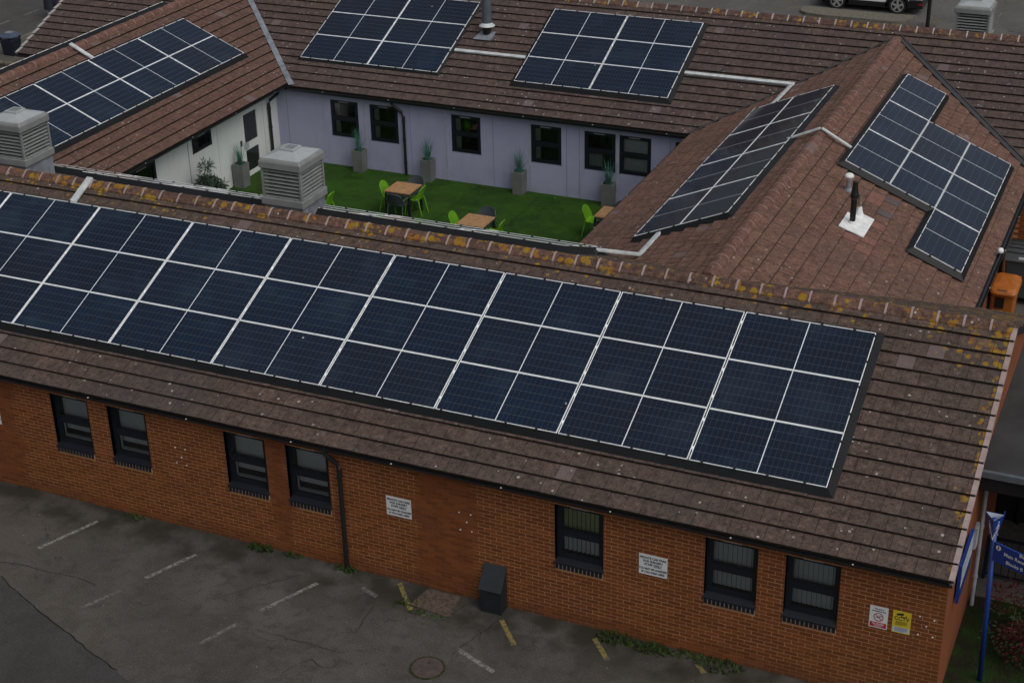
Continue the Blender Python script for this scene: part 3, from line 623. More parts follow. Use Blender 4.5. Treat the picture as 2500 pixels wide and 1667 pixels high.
# ------------------------------------------------------------------ window builder (local: x along wall, y into wall, z up)
def window(parent, O, X, Yin, w_, zb, zt, style='navy', blind=None, sill=True, setback=0.075, tall_mid=0.47, vent=True, split=True):
    O, X, Yi = AX(O), AX(X), AX(Yin); Mx = frame(AX((O.x, O.y, 0)), X, Yi, AX((0, 0, 1)))
    h0 = zb + (0.17 if sill else 0.0); fr = 'navy' if style == 'navy' else 'white_paint'
    bar = 0.075; y0, y1 = setback, setback + 0.06
    mb = MB()
    mb.box(0, y0, h0, bar, y1, zt, Mx).box(w_ - bar, y0, h0, w_, y1, zt, Mx).box(bar, y0, zt - bar, w_ - bar, y1, zt, Mx).box(bar, y0, h0, w_ - bar, y1, h0 + bar, Mx)
    zm = h0 + (zt - h0) * tall_mid; mh = 0.055
    if split: mb.box(bar, y0 - .004, zm - mh, w_ - bar, y1, zm + mh, Mx)
    win = mb.build('window', fr, parent)
    panes = [(h0 + bar, zm - mh), (zm + mh, zt - bar)] if split else [(h0 + bar, zt - bar)]
    for a, b in panes:
        # casement bead round each pane
        mb = MB(); e = 0.022
        mb.box(bar, y0 + .012, a, bar + e, y1 + .004, b, Mx).box(w_ - bar - e, y0 + .012, a, w_ - bar, y1 + .004, b, Mx).box(bar + e, y0 + .012, a, w_ - bar - e, y1 + .004, a + e, Mx).box(bar + e, y0 + .012, b - e, w_ - bar - e, y1 + .004, b, Mx)
        mb.build('casement', fr, win)
        MB().add([Mx @ AX(q) for q in ((bar + e, y0 + .03, a + e), (w_ - bar - e, y0 + .03, a + e), (w_ - bar - e, y0 + .03, b - e), (bar + e, y0 + .03, b - e))], [(0, 1, 2, 3)]).build('pane', 'glass', win)
    # room behind
    d = 0.85; q = [Mx @ AX(p) for p in ((0, y1, h0), (w_, y1, h0), (w_, y1, zt), (0, y1, zt), (0, y1 + d, h0), (w_, y1 + d, h0), (w_, y1 + d, zt), (0, y1 + d, zt))]
    MB().add(q, [(4, 5, 6, 7), (0, 4, 7, 3), (1, 2, 6, 5), (0, 1, 5, 4), (3, 7, 6, 2)]).build('room_lining', 'interior', win)
    # painted reveal
    for xa in (-.004, w_): MB().box(xa, -.002 + min(0, setback), h0 - .02, xa + .004, y1, zt, Mx).build('reveal', 'navy_sill' if style == 'navy' else fr, win)
    if vent: MB().box(w_ * .30, y0 - .012, zt - bar * .72, w_ * .66, y0, zt - bar * .40, Mx).build('trickle_vent', 'silver_strip', win)
    if sill:
        n = 12; bw = w_ / n
        mb = MB()
        for i in range(n):
            xa, xb = i * bw + .009, (i + 1) * bw - .009
            pl = [(xa, 0.10, h0 - .001), (xa, -.028, h0 - .062), (xa, -.028, zb), (xa, 0.10, zb)]
            mb.prism([Mx @ AX(p) for p in pl], X * (xb - xa))
        mb.build('sill_bricks', 'navy_sill', win, kind='stuff')
        MB().prism([Mx @ AX(p) for p in ((0, .10, h0 - .012), (0, -.022, h0 - .085), (0, -.022, zb + .0), (0, .10, zb))], X * w_).build('sill_mortar', 'arc_mortar', win)
        MB().prism([Mx @ AX(p) for p in ((-.012, .10, h0 + .02), (-.012, -.034, h0 - .05), (-.012, -.034, h0 - .075), (-.012, .10, h0 - .006))], X * (w_ + .024)).build('sill', 'navy', win)
    if blind == 'roller':
        z0 = h0 + bar; zz = zt - bar
        MB().box(bar, y1 + .10, zm - 0.02, w_ - bar, y1 + .112, zz, Mx).build('blind', 'soft_blind', win)
        MB().box(bar, y1 + .10, zm - (zm - h0) * .55, w_ - bar, y1 + .112, zm - .03, Mx).build('blind', 'soft_blind', win)
        MB().box(bar * .6, y1 + .02, h0 + bar, w_ - bar * .6, y1 + .10, h0 + bar + .03, Mx).build('window_board', 'white_paint', win)
        MB().box(bar * .4, y1 + .02, h0 + bar, bar * 1.5, y1 + .05, zm - .05, Mx).build('inner_jamb', 'white_paint', win)
    elif blind in ('vertical', 'green'):
        n = 9; mb = MB(); bw = (w_ - 2 * bar) / n
        for i in range(n):
            ang = R(-13 if blind == 'vertical' else 30); ca, sa = math.cos(ang) * bw * (.5 if blind == 'vertical' else .40), math.sin(ang) * bw * (.5 if blind == 'vertical' else .40); cx = bar + bw * (i + .5)
            for za, zb2, mt in ((h0 + .09, zm, 'soft_blind'), (zm, zt - .02, 'green_blind' if blind == 'green' else 'soft_blind')):
                pl = [(cx - ca, y1 + .08 - sa, za), (cx + ca, y1 + .08 + sa, za), (cx + ca, y1 + .08 + sa, zb2), (cx - ca, y1 + .08 - sa, zb2)]
                MB().add([Mx @ AX(p) for p in pl], [(0, 1, 2, 3)]).build('blind_slat', mt, win)
    elif blind == 'side':      # pale inner reveal seen through the glass
        MB().box(bar * .6, y1 + .03, h0 + .02, w_ * .27, y1 + .05, zt - .04, Mx).build('inner_jamb', 'jamb_grey', win)
    elif blind == 'curtain':
        mb = MB()
        for i in range(7):
            x = bar + i * .062; mb.tube([Mx @ AX((x, y1 + .08, h0 + .05)), Mx @ AX((x + random.uniform(-.01, .01), y1 + .08, zm - .03))], .034, 8)
        mb.build('curtain', 'curtain', win)
        MB().box(w_ * .52, y1 + .1, h0 + .05, w_ * .9, y1 + .13, zm - .06, Mx).build('screen', 'black', win)
    elif blind == 'frosted':
        MB().box(bar, y1 + .06, h0 + .04, w_ - bar, y1 + .07, zt - .04, Mx).build('blind', 'soft_blind', win)
    return win

# ------------------------------------------------------------------ FRONT WING
fw = thing('front_wing', (-10, 1.5, 0), 'long red brick front wing with brown tiled roof and navy windows facing the parking lines', 'building')
YW, XG, XE = -0.815, 2.094, -25.0
WIN = [(-14.70, 'roller'), (-13.38, 'roller'), (-10.80, 'roller'), (-9.50, 'roller'), (-4.31, 'green'), (-1.70, 'vertical'), (-0.385, 'vertical'), (-18.6, 'roller')]
WW, WB, WT = 0.86, 1.08, 2.335
ops = sorted((x, x + WW) for x, _ in WIN)
mb = MB(); y0, y1 = YW + 0.004, YW + 0.30
xs = [XE] + [v for o in ops for v in o] + [XG - .004]
mb.box(XE, y0, -0.3, XG - .004, y1, WB)
for a, b in zip(xs[0::2], xs[1::2]): mb.box(a, y0, WB, b, y1, WT)
mb.box(XE, y0, WT, XG - .004, y1, 2.60)
wall = mb.build('wall', 'mortar', fw)
BL, BH = 0.2206, 0.0733
bricks = []
for j in range(0, 34):
    z0 = 0.005 + j * BH; z1 = z0 + BH - 0.0125
    if z0 > 2.50: break
    x = XG - (BL * 0.5 if j % 2 else 0.0); first = True
    while x > XE:
        xa, xb = x - BL + 0.0125, x
        if first and j % 2: xa, xb = x, XG
        if first and j % 2: xa, xb, x = XG - BL * .5 + 0.0125, XG, XG - BL * .5 + BL
        first = False
        segs = [(max(xa, XE), xb)]
        if z1 > WB + .001 and z0 < WT:
            for a, b in ops:
                ns = []
                for p, q in segs:
                    if q <= a or p >= b: ns.append((p, q)); continue
                    if p < a: ns.append((p, a - 0.004))
                    if q > b: ns.append((b + 0.004, q))
                segs = ns
        for p, q in segs:
            if q - p > 0.02: bricks.append((p, q, z0, z1))
        x -= BL
SB_ = {}
def brick_mesh(w_):
    k = round(w_, 4)
    if k not in SB_:
        m = MB(); h = BH - .0125
        m.add([(0, 0, 0), (k, 0, 0), (k, 0, h), (0, 0, h), (0, .012, 0), (k, .012, 0), (k, .012, h), (0, .012, h)], [(0, 1, 2, 3), (0, 4, 5, 1), (1, 5, 6, 2), (2, 6, 7, 3), (3, 7, 4, 0)])
        SB_[k] = m.mesh('brick', 'brick')
    return SB_[k]
full = [b for b in bricks if abs(b[1] - b[0] - (BL - .0125)) < 1e-4]
full.sort(key=lambda b: (AX((b[0], YW, b[2])) - CAMLOC).length)
ind = set(full[:300]); mb = MB()
for b in bricks:
    jy = random.uniform(-.0025, .002)
    if b in ind:
        attach(bpy.data.objects.new('brick', brick_mesh(BL - .0125)), wall, Matrix.Translation((b[0], YW + jy, b[2])))
    else:
        p, q, z0, z1 = b; y = YW + jy
        mb.add([(p, y, z0), (q, y, z0), (q, y, z1), (p, y, z1), (p, y + .012, z0), (q, y + .012, z0), (q, y + .012, z1), (p, y + .012, z1)], [(0, 1, 2, 3), (0, 4, 5, 1), (1, 5, 6, 2), (2, 6, 7, 3), (3, 7, 4, 0)], random.random())
mb.build('bricks', 'brick', wall, tint=True, kind='stuff')
# wall plugs left by removed signs
mb = MB()
for x, z in [(-6.09, 1.74), (-5.87, 1.74), (-5.95, 1.57), (-6.08, 1.39), (-5.86, 1.4), (1.73, 1.75), (1.95, 1.73), (1.84, 1.59), (1.73, 1.41), (1.95, 1.42), (-11.92, 1.75), (-11.7, 1.75), (-11.8, 1.56), (-11.93, 1.42), (-11.71, 1.41)]:
    mb.tube([(x, YW + .01, z), (x, YW - .008, z)], .013, 8)
mb.build('wall_plugs', 'white_plastic', wall, kind='stuff')
MB().prism([(XG, YW + .016, -.3), (XG, FB_EY - .35, -.3), (XG, FB_EY - .35, 4.618 - (FB_EY - .35 - 3.8) * T - .07), (XG, 3.8, 4.55), (XG, YW + .016, 2.62)], (-.28, 0, 0)).build('gable_wall', 'gable', fw)
box('courtyard_wall', 'lilac', fw, XE, FB_EY - .45, -.3, XG - .3, FB_EY - .30, 2.3)
for x, bl in WIN: window(fw, (x, YW, 0), (1, 0, 0), (0, 1, 0), WW, WB, WT, blind=bl)
box('fascia', 'steel_dark', fw, XE, -0.925, 2.475, XG + .05, -0.90, 2.575)
box('soffit', 'steel_dark', fw, XE, -0.90, 2.48, XG + .02, YW - .004, 2.50)
gutter(fw, (XE, -1.000, 2.570), (XG + .075, -1.000, 2.570), (0, -1, 0), .055)
downpipe(fw, -8.385, YW - .055, 2.46, 0.02, (-.18, -.17, 0))
tf = MB(); deck(SF, -25.0, 2.15, SF.v1, tf); deck(SFB, -2.15, 25.0, SFB.v1, tf)
roof_f = tf.build('roof', 'deck', fw)
GF = SF.v1 / 16
tiles = make_tiles('F', SF, GF, lambda x, y: x < -0.45 and 0.35 < y < 2.75) + make_tiles('FB', SFB, SFB.v1 / 18, lambda x, y: -17.5 < x < -6.9 and 5.3 < y < 6.5)
lay(roof_f, tiles, 'tile_front', 300, lambda t: t['S'] is SF)
ridge(roof_f, (-25.0, 3.8, 4.632), (2.12, 3.8, 4.632), 'ridge_front', 'pink_mortar', 0.4415, phase=0.15)
for j in range(16):      # pale verge end of every course
    v0 = j * GF; v1 = v0 + GF - 0.012; S = SF
    MB().prism([S.p(2.105, v0 + .004, .052), S.p(2.19, v0 + .004, .052), S.p(2.19, v1, .012), S.p(2.105, v1, .012)], S.N * -.075).build('verge_unit', 'pink_mortar', roof_f)
MB().prism([SF.p(2.12, 0, -.035), SF.p(2.12, SF.v1, -.035), SF.p(2.12, SF.v1, -.10), SF.p(2.12, 0, -.10)], (.05, 0, 0)).build('verge_board', 'pink_mortar', roof_f)
MB().prism([SFB.p(-2.12, 0, -.02), SFB.p(-2.12, SFB.v1, -.02), SFB.p(-2.12, SFB.v1, -.12), SFB.p(-2.12, 0, -.12)], (.06, 0, 0)).build('verge_board', 'steel_dark', roof_f)

# ------------------------------------------------------------------ BACK WING
bw_ = thing('back_wing', (-11, 19.6, 0), 'back wing with lilac rendered courtyard wall under a speckled brown tiled roof', 'building')
YP = 17.42
PW = [(-19.05, 'side'), (-17.735, 'side'), (-15.09, 'side'), (-12.61, 'side'), (-11.0, 'curtain'), (-9.97, 'frosted'), (-8.36, 'side')]
def walled(parent, name, mat, x0, x1, ya, yb, z1, openings, axis='x'):
    mb = MB(); xs = [x0] + [v for o in openings for v in o[:2]] + [x1]
    def bx(a, b, za, zb):
        if b - a < 1e-4 or zb - za < 1e-4: return
        if axis == 'x': mb.box(a, ya, za, b, yb, zb)
        else: mb.box(ya, a, za, yb, b, zb)
    for a, b in zip(xs[0::2], xs[1::2]): bx(a, b, -.3, z1)
    for a, b, zb, zt in openings: bx(a, b, -.3, zb); bx(a, b, zt, z1)
    return mb.build(name, mat, parent)
lw = walled(bw_, 'wall', 'lilac', -20.92, -7.2, YP, YP + .28, 2.38, [(x, x + .90, .98, 2.08) for x, _ in PW])
for x, bl in PW: window(bw_, (x, YP, 0), (1, 0, 0), (0, 1, 0), .90, .98, 2.08, blind=bl, sill=False, setback=-.012, tall_mid=.5)
for x in (-17.94, -15.28, -12.66, -10.04): box('cover_strip', 'strip_grey', bw_, x - .022, YP - .008, .07, x + .022, YP - .001, 2.3)
for x in (-20.57, -16.44, -13.8, -11.55, -11.16, -8.52): box('panel_joint', 'joint_dark', bw_, x - .005, YP - .003, .07, x + .005, YP - .0005, 2.3)
EX = [(1.05, 1.91), (2.6, 3.46)]
mb = MB(); mb.box(0.6, YP + .006, -.3, 9, YP + .28, 1.08); xs = [0.6] + [v for o in EX for v in o] + [9]
for a, b in zip(xs[0::2], xs[1::2]): mb.box(a, YP + .006, 1.08, b, YP + .28, 2.3)
mb.box(0.6, YP + .006, 2.3, 9, YP + .28, 2.38)
ew = mb.build('brick_wall', 'mortar', bw_); mb = MB()
for j in range(33):
    z0 = .005 + j * BH; z1 = z0 + BH - .0125; x = .6 + (BL / 2 if j % 2 else 0)
    while x < 6:
        if not any(x + BL > a and x < b and z1 > 1.08 and z0 < 2.3 for a, b in EX): mb.box(x, YP - .002, z0, x + BL - .0125, YP + .01, z1, tint=random.random())
        x += BL
mb.build('bricks', 'brick', ew, tint=True, kind='stuff')
for a, b in EX: window(bw_, (a, YP, 0), (1, 0, 0), (0, 1, 0), .86, 1.08, 2.3, blind='vertical')
box('left_wall', 'gable', bw_, -30.3, 17.5, -.3, -30.0, 26.5, 2.38); box('rear_wall', 'gable', bw_, -30, 26.4, -.3, 9, 26.6, 2.38)
MB().prism([(-30.3, 17.45, 2.38), (-30.3, 22.07, 4.26), (-30.3, 26.6, 2.40)], (.3, 0, 0)).build('gable_wall', 'gable', bw_)
box('fascia', 'steel_dark', bw_, -20.36, 17.28, 2.25, -7.95, 17.31, 2.37); box('soffit', 'steel_dark', bw_, -20.9, 17.31, 2.255, -7.4, YP - .003, 2.28)
box('fascia', 'steel_dark', bw_, 0.95, 17.28, 2.25, 9, 17.31, 2.37)
gutter(bw_, (-20.33, 17.205, 2.36), (-8.02, 17.205, 2.36), (0, -1, 0)); gutter(bw_, (1.0, 17.205, 2.36), (9, 17.205, 2.36), (0, -1, 0)); gutter(bw_, (-30.4, 17.205, 2.36), (-29.1, 17.205, 2.36), (0, -1, 0))
downpipe(bw_, -16.62, YP - .055, 2.20, 0.07, (-.30, -.14, 0))
tf = MB(); deck(SB, -30.37, 9.0, SB.v1, tf); deck(SBB, -9.0, 30.37, SBB.v1, tf)
roof_b = tf.build('roof', 'deck', bw_)
lay(roof_b, make_tiles('B', SB, SB.v1 / 16, lambda x, y: (-20.1 < x < -16.4 and 18.7 < y < 21.2) or (-13.0 < x < -9.4 and 18.7 < y < 20.9)) + make_tiles('BB', SBB, SBB.v1 / 16), 'tile_back', 300, lambda t: t['S'] is SB and t['c'].x < 1.2)
ridge(roof_b, (-30.38, 22.07, 4.44), (9.0, 22.07, 4.44), 'ridge_back', 'pale_mortar', 0.4496, phase=0.08)
GB = SB.v1 / 16
for j in range(16):
    v0 = j * GB; v1 = v0 + GB - .012
    MB().prism([SB.p(-30.46, v0, .050), SB.p(-30.37, v0, .050), SB.p(-30.37, v1, .012), SB.p(-30.46, v1, .012)], SB.N * -.07).build('verge_unit', 'pale_mortar', roof_b)
def strip(name, mat, parent, a, b, wd, up=0.02, th=0.012):
    a, b = AX(a), AX(b); d = (b - a).normalized(); sd = d.cross(AX((0, 0, 1))).normalized(); n = sd.cross(d)
    return MB().prism([a + sd * wd / 2 + n * up, b + sd * wd / 2 + n * up, b - sd * wd / 2 + n * up, a - sd * wd / 2 + n * up], n * -th).build(name, mat, parent)
strip('valley_flashing', 'lead', roof_b, (-20.26, 17.26, 2.405), (-24.72, 21.68, 4.27), .17, 0.052)
strip('valley_flashing', 'dark_lead', roof_b, (-7.95, 17.24, 2.40), (-3.51, 21.67, 4.262), .075, 0.045)
strip('valley_flashing', 'dark_lead', roof_b, (0.88, 17.30, 2.425), (-3.48, 21.67, 4.262), .13, 0.05)
strip('valley_lip', 'dark_lead', roof_b, (0.97, 17.36, 2.43), (-3.42, 21.76, 4.275), .05, 0.056)

# ------------------------------------------------------------------ LEFT WING
lf = thing('left_wing', (-24.7, 13, 0), 'left wing with white panelled courtyard wall, glazed door and reddish tiled roof', 'building')
XW = -20.92
OPL = [(10.05, 11.26, 1.0, 2.06), (12.99, 13.92, 1.63, 2.10), (15.44, 16.36, .06, 2.06)]
walled(lf, 'wall', 'white_wall', 8.9, YP - .002, XW - .25, XW, 2.5, OPL, 'y')
window(lf, (XW, 10.05, 0), (0, 1, 0), (-1, 0, 0), 1.21, 1.0, 2.06, blind=None, sill=False, setback=-.01)
window(lf, (XW, 12.99, 0), (0, 1, 0), (-1, 0, 0), .93, 1.63, 2.10, blind=None, sill=False, setback=-.01, split=False)
# door
D = Matrix(((0, -1, 0, XW), (1, 0, 0, 15.44), (0, 0, 1, 0.06), (0, 0, 0, 1)))
dm = MB(); W_ = .92; HH = 2.0
dm.box(0, .0, 0, .13, .06, HH, D).box(W_ - .11, 0, 0, W_, .06, HH, D).box(.13, 0, HH - .12, W_ - .11, .06, HH, D).box(.13, 0, 0, W_ - .11, .06, .14, D).box(.13, 0, .80, W_ - .11, .06, 1.02, D)
door = dm.build('door', 'white_paint', lf)
for a, b in ((.14, .80), (1.02, HH - .12)): MB().box(.13, .025, a, W_ - .11, .035, b, D).build('pane', 'car_glass', door)
MB().box(.02, -.045, .93, .045, -.01, 1.12, D).build('handle', 'zinc', door)
box('keypad', 'black', lf, XW + .001, 15.31, 1.08, XW + .03, 15.38, 1.24, .004)
box('letter_box', 'strip_grey', lf, XW + .002, 15.53, .93, XW + .05, 15.68, 1.11, .004)
for y in (12.78, 14.2, 16.62): box('panel_joint', 'joint_dark', lf, XW + .0005, y - (.012 if y < 13 else .003), .07, XW + .003, y + (.012 if y < 13 else .003), 2.3)
downpipe(lf, XW + .06, 16.88, 2.25, .08, (.38, .0, 0), r=.05)
box('outer_wall', 'gable', lf, -28.7, 5, -.3, -28.5, 17.4, 2.6)
box('fascia', 'steel_dark', lf, -20.50, 8.9, 2.32, -20.47, 17.25, 2.43); box('soffit', 'steel_dark', lf, XW + .003, 8.9, 2.325, -20.50, 17.2, 2.35)
gutter(lf, (-20.405, 8.95, 2.42), (-20.405, 17.18, 2.42), (1, 0, 0), .055)
tf = MB(); deck(SL, 4.66, 21.68, SL.v1, tf); deck(SLW, -21.68, -4.66, SLW.v1, tf); roof_l = tf.build('roof', 'deck', lf)
lay(roof_l, make_tiles('L', SL, SL.v1 / 14, lambda x, y: -23.5 < x < -22.2 and 8.6 < y < 17.0) + make_tiles('LW', SLW, SLW.v1 / 14, lambda x, y: x < -26.5), 'tile_left', 300, lambda t: t['S'] is SL and t['c'].y > 8.5)
ridge(roof_l, (-24.72, 4.7, 4.275), (-24.72, 21.6, 4.275), 'ridge_side', 'arc_mortar', 0.45, jw=.022, half=.14, drop=.075, rise=.05, rounded=True)

# ------------------------------------------------------------------ RIGHT WING
rw = thing('right_wing', (-3.5, 13, 0), 'right wing with weathered reddish tiled roof carrying black flues between two solar arrays', 'building')
box('courtyard_wall', 'lilac', rw, -7.55, 8.9, -.3, -7.3, YP - .002, 2.5); box('east_wall', 'brick', rw, .35, 8.9, -.3, .6, YP + .004, 2.5)
box('fascia', 'steel_dark', rw, -7.83, 9.0, 2.16, -7.80, 17.3, 2.38); gutter(rw, (-7.925, 9.2, 2.36), (-7.925, 17.1, 2.36), (-1, 0, 0))
box('fascia', 'steel_dark', rw, .77, 9.05, 2.16, .80, 17.3, 2.38); gutter(rw, (.90, 9.1, 2.36), (.90, 17.1, 2.36), (1, 0, 0))
tf = MB(); deck(SRW, -21.67, -4.66, SRW.v1, tf); deck(SRE, 4.66, 21.67, SRE.v1, tf); roof_r = tf.build('roof', 'deck', rw)
lay(roof_r, make_tiles('RW', SRW, SRW.v1 / 14, lambda x, y: -6.0 < x < -4.6 and 8.9 < y < 16.9) + make_tiles('RE', SRE, SRE.v1 / 14, lambda x, y: (-2.3 < x < -.5 and 12.6 < y < 16.4)), 'tile_right', 300)
ridge(roof_r, (-3.51, 4.72, 4.275), (-3.51, 21.62, 4.275), 'ridge_side', 'arc_mortar', 0.45, jw=.024, half=.155, drop=.08, rise=.07, rounded=True, tail=.06)
def patch_tile(S, u0, u1, v0, v1, c_, name='replaced_tile'):
    m = M.get(c_) or c_
    return MB().prism([S.p(u0, v0, .042), S.p(u1, v0, .042), S.p(u1, v1, .012), S.p(u0, v1, .012)], S.N * -.03).build(name, m, roof_r)
M['salmon'] = plain('salmon_tile', (0.185, 0.093, 0.076), 0.9, 0.2, 0, 0.2, 14.0); M['slate'] = plain('grey_tile', (0.10, 0.082, 0.082), 0.9, 0.2, 0, 0.2, 14.0)
GR = SRE.v1 / 14
for (y, x, cm) in [(11.45, -1.72, 'salmon'), (11.15, -1.72, 'salmon'), (10.85, -1.42, 'slate'), (11.6, -1.42, 'slate'), (9.0, -1.72, 'salmon'), (9.25, -1.42, 'salmon'), (10.1, -1.42, 'salmon'), (8.75, -1.42, 'salmon')]:
    j = int(((0.85 - x) / c) / GR); patch_tile(SRE, y, y + TW * 1.0, j * GR + .004, (j + 1) * GR, cm)

# ------------------------------------------------------------------ solar arrays
PX, PY, HG = 2.3002, 1.1141, 0.14
PWD, PHT = PX - 0.030, PY - 0.010
fm = MB(); lip = 0.0095; dpt = 0.036
for (a, b_, c_, d_) in [(-PWD / 2, -PHT / 2, PWD / 2, -PHT / 2 + lip), (-PWD / 2, PHT / 2 - lip, PWD / 2, PHT / 2), (-PWD / 2, -PHT / 2 + lip, -PWD / 2 + lip, PHT / 2 - lip), (PWD / 2 - lip, -PHT / 2 + lip, PWD / 2, PHT / 2 - lip)]:
    fm.box(a, b_, -dpt, c_, d_, 0.0)
PANEL = fm.mesh('solar_panel', 'alu')
gx, gy = PWD / 2 - lip, PHT / 2 - lip
GLASS = MB().add([(-gx, -gy, -.004), (gx, -gy, -.004), (gx, gy, -.004), (-gx, gy, -.004)], [(0, 1, 2, 3)]).mesh('glass', 'cells')
def array(label, S, corner, hh, cells, flare=0.115, holes=None, clips=True):
    # corner: world point of grid (0,0) on the glass plane; cells (i,j): i along U, j along V
    corner = AX(corner); root = thing('solar_array', corner - S.N * hh, label, 'solar panels', 'solar arrays on the roofs')
    G = lambda i, j, h=0.0: corner + S.U * (i * PX) + S.V * (j * PY) + S.N * h
    cs = set(cells)
    for (i, j) in sorted(cs):
        o = bpy.data.objects.new('solar_panel', PANEL); Mw = frame(G(i + .5, j + .5), S.U, S.V, S.N)
        attach(o, root, Mw)
        g = bpy.data.objects.new('glass', GLASS); attach(g, o, Mw)
    # boundary loop
    E = {}
    for (i, j) in cs:
        for a, b, nb in (((i, j), (i + 1, j), (i, j - 1)), ((i + 1, j), (i + 1, j + 1), (i + 1, j)), ((i + 1, j + 1), (i, j + 1), (i, j + 1)), ((i, j + 1), (i, j), (i - 1, j))):
            if nb not in cs: E.setdefault(a, []).append(b)
    loops = []
    while E:
        st = next(iter(E)); lp = [st]; cur = st
        while True:
            nx = E[cur].pop()
            if not E[cur]: del E[cur]
            if nx == st: break
            lp.append(nx); cur = nx
        loops.append(lp)
    for lp in loops:
        n = len(lp); lp = [lp[k] for k in range(n) if not ((lp[k][0] - lp[k - 1][0]) * (lp[(k + 1) % n][1] - lp[k][1]) == (lp[k][1] - lp[k - 1][1]) * (lp[(k + 1) % n][0] - lp[k][0]))]
        n = len(lp)
        def nrm(a, b): d = (b[0] - a[0], b[1] - a[1]); L = abs(d[0]) + abs(d[1]); return (d[1] / L, -d[0] / L)
        outp = []
        for k in range(n):
            n1, n2 = nrm(lp[k - 1], lp[k]), nrm(lp[k], lp[(k + 1) % n]); outp.append((n1[0] + n2[0], n1[1] + n2[1]))
        inn = [G(*p, h=-.010) + (S.U * q[0] + S.V * q[1]) * 0.001 for p, q in zip(lp, outp)]
        ot = [G(*p, h=-(hh - .028)) + (S.U * q[0] + S.V * q[1]) * flare for p, q in zip(lp, outp)]
        clipm = MB()
        for k in range(n):
            m = (k + 1) % n; a, b = lp[k], lp[m]
            MB().prism([inn[k], inn[m], ot[m], ot[k]], S.N * -.006).build('skirt', 'skirt', root)
            if clips:
                L = (inn[m] - inn[k]).length; d = (inn[m] - inn[k]).normalized(); oo = nrm(a, b); o_ = S.U * oo[0] + S.V * oo[1]; t = .38
                while t < L:
                    Mc = frame(inn[k] + d * t, d, o_, d.cross(o_)); sg = 1 if d.cross(o_).dot(S.N) > 0 else -1
                    clipm.box(-.022, -.030, (.006 if sg > 0 else -.016), .022, .026, (.016 if sg > 0 else -.006), Mc); t += .573 + random.uniform(-.04, .04)
            if holes and (oo_ := nrm(a, b))[1] > 0:
                d = (inn[m] - inn[k]).normalized(); mid = inn[k]; L = (inn[m] - inn[k]).length; hm = MB()
                for f0 in holes:
                    for q in range(11):
                        p = inn[k] + d * (L * f0 + q * .085); e = (ot[k] + (ot[m] - ot[k]) * ((L * f0 + q * .085) / L)); dn = (e - p).normalized(); ctr = p + (e - p) * .5
                        nn = d.cross(dn); nn = nn if nn.dot(S.N) > 0 else -nn
                        hm.add([ctr + nn * .003 + d * (.016 * math.cos(w2 * math.pi / 4)) + dn * (.026 * math.sin(w2 * math.pi / 4)) for w2 in range(8)], [tuple(range(8))])
                hm.build('vent_holes', 'black', root, kind='stuff')
        if clips and clipm.v: clipm.build('skirt_clips', 'black', root, kind='stuff')
    cm = MB()
    for (i, j) in cs:
        if (i + 1, j) in cs:
            for q in (.23, .77):
                p = G(i + 1, j + q); cm.box(-.013, -.032, -.03, .013, .032, .006, frame(p, S.U, S.V, S.N))
    if cm.v: cm.build('clamps', 'alu', root, kind='stuff')
    # rails under the panels
    mb = MB()
    for j in sorted(set(q[1] for q in cs)):
        row = [q[0] for q in cs if q[1] == j]
        for q in (.23, .77):
            mb.box(0.05, -.02, -.075, (max(row) - min(row) + 1) * PX - .05, .02, -.038, frame(G(min(row), j + q), S.U, S.V, S.N))
    mb.build('rails', 'zinc', root, kind='stuff')
    return root
SZ = 3.18
array('largest solar array, three long rows along the front roof', SF, (-10 * PX, 0, SZ), HG, [(i, j) for i in range(10) for j in range(3)])
vL = SL.V
array('two-row solar array on the reddish left roof above the white wall', SL, AX((-23.924, 17.372, 4.08)) - AX((0, 1, 0)) * 4 * PX - vL * 2 * PY, HG, [(i, j) for i in range(4) for j in range(2)])
array('square solar array on the back roof beside the tall grey flue', SB, (-20.57, 18.343, 2.954), HG, [(i, j) for i in range(2) for j in range(3)])
array('square solar array on the back roof between two lengths of trunking', SB, (-13.515, 18.272, 2.987), HG, [(i, j) for i in range(2) for j in range(3)])
array('narrow two-row solar array on the courtyard side of the right roof', SRW, AX((-4.211, 17.493, 4.101)) - SRW.V * 2 * PY, HG, [(i, j) for i in range(4) for j in range(2)], holes=(.16, .45, .74))
array('stepped solar array beside the black flue on the right roof', SRE, AX((-2.677, 19.095, 4.09)) - AX((0, 1, 0)) * 4 * PX - SRE.V * 3 * PY, HG,
      [(3, 2), (2, 2), (1, 2), (2, 1), (1, 1), (2, 0), (1, 0), (0, 0)], holes=(.3, .66))
HB = 0.19; pb = lambda y: 4.618 + HB / c - (y - 3.8) * T
array('low solar array half hidden behind the front ridge', SFB, AX((-6.45, 4.85, pb(4.85))) - SFB.V * 2 * PY, HB,
      [(i, 1) for i in range(5)] + [(i, 0) for i in range(6)], holes=(.42,))
array('solar array on the far side of the left ridge', SLW, AX((-25.05, 18.0, 4.261 - .33 * T + .20 / c)) - SLW.V * 2 * PY, .20, [(i, j) for i in range(6) for j in range(2)], holes=(.3, .6))

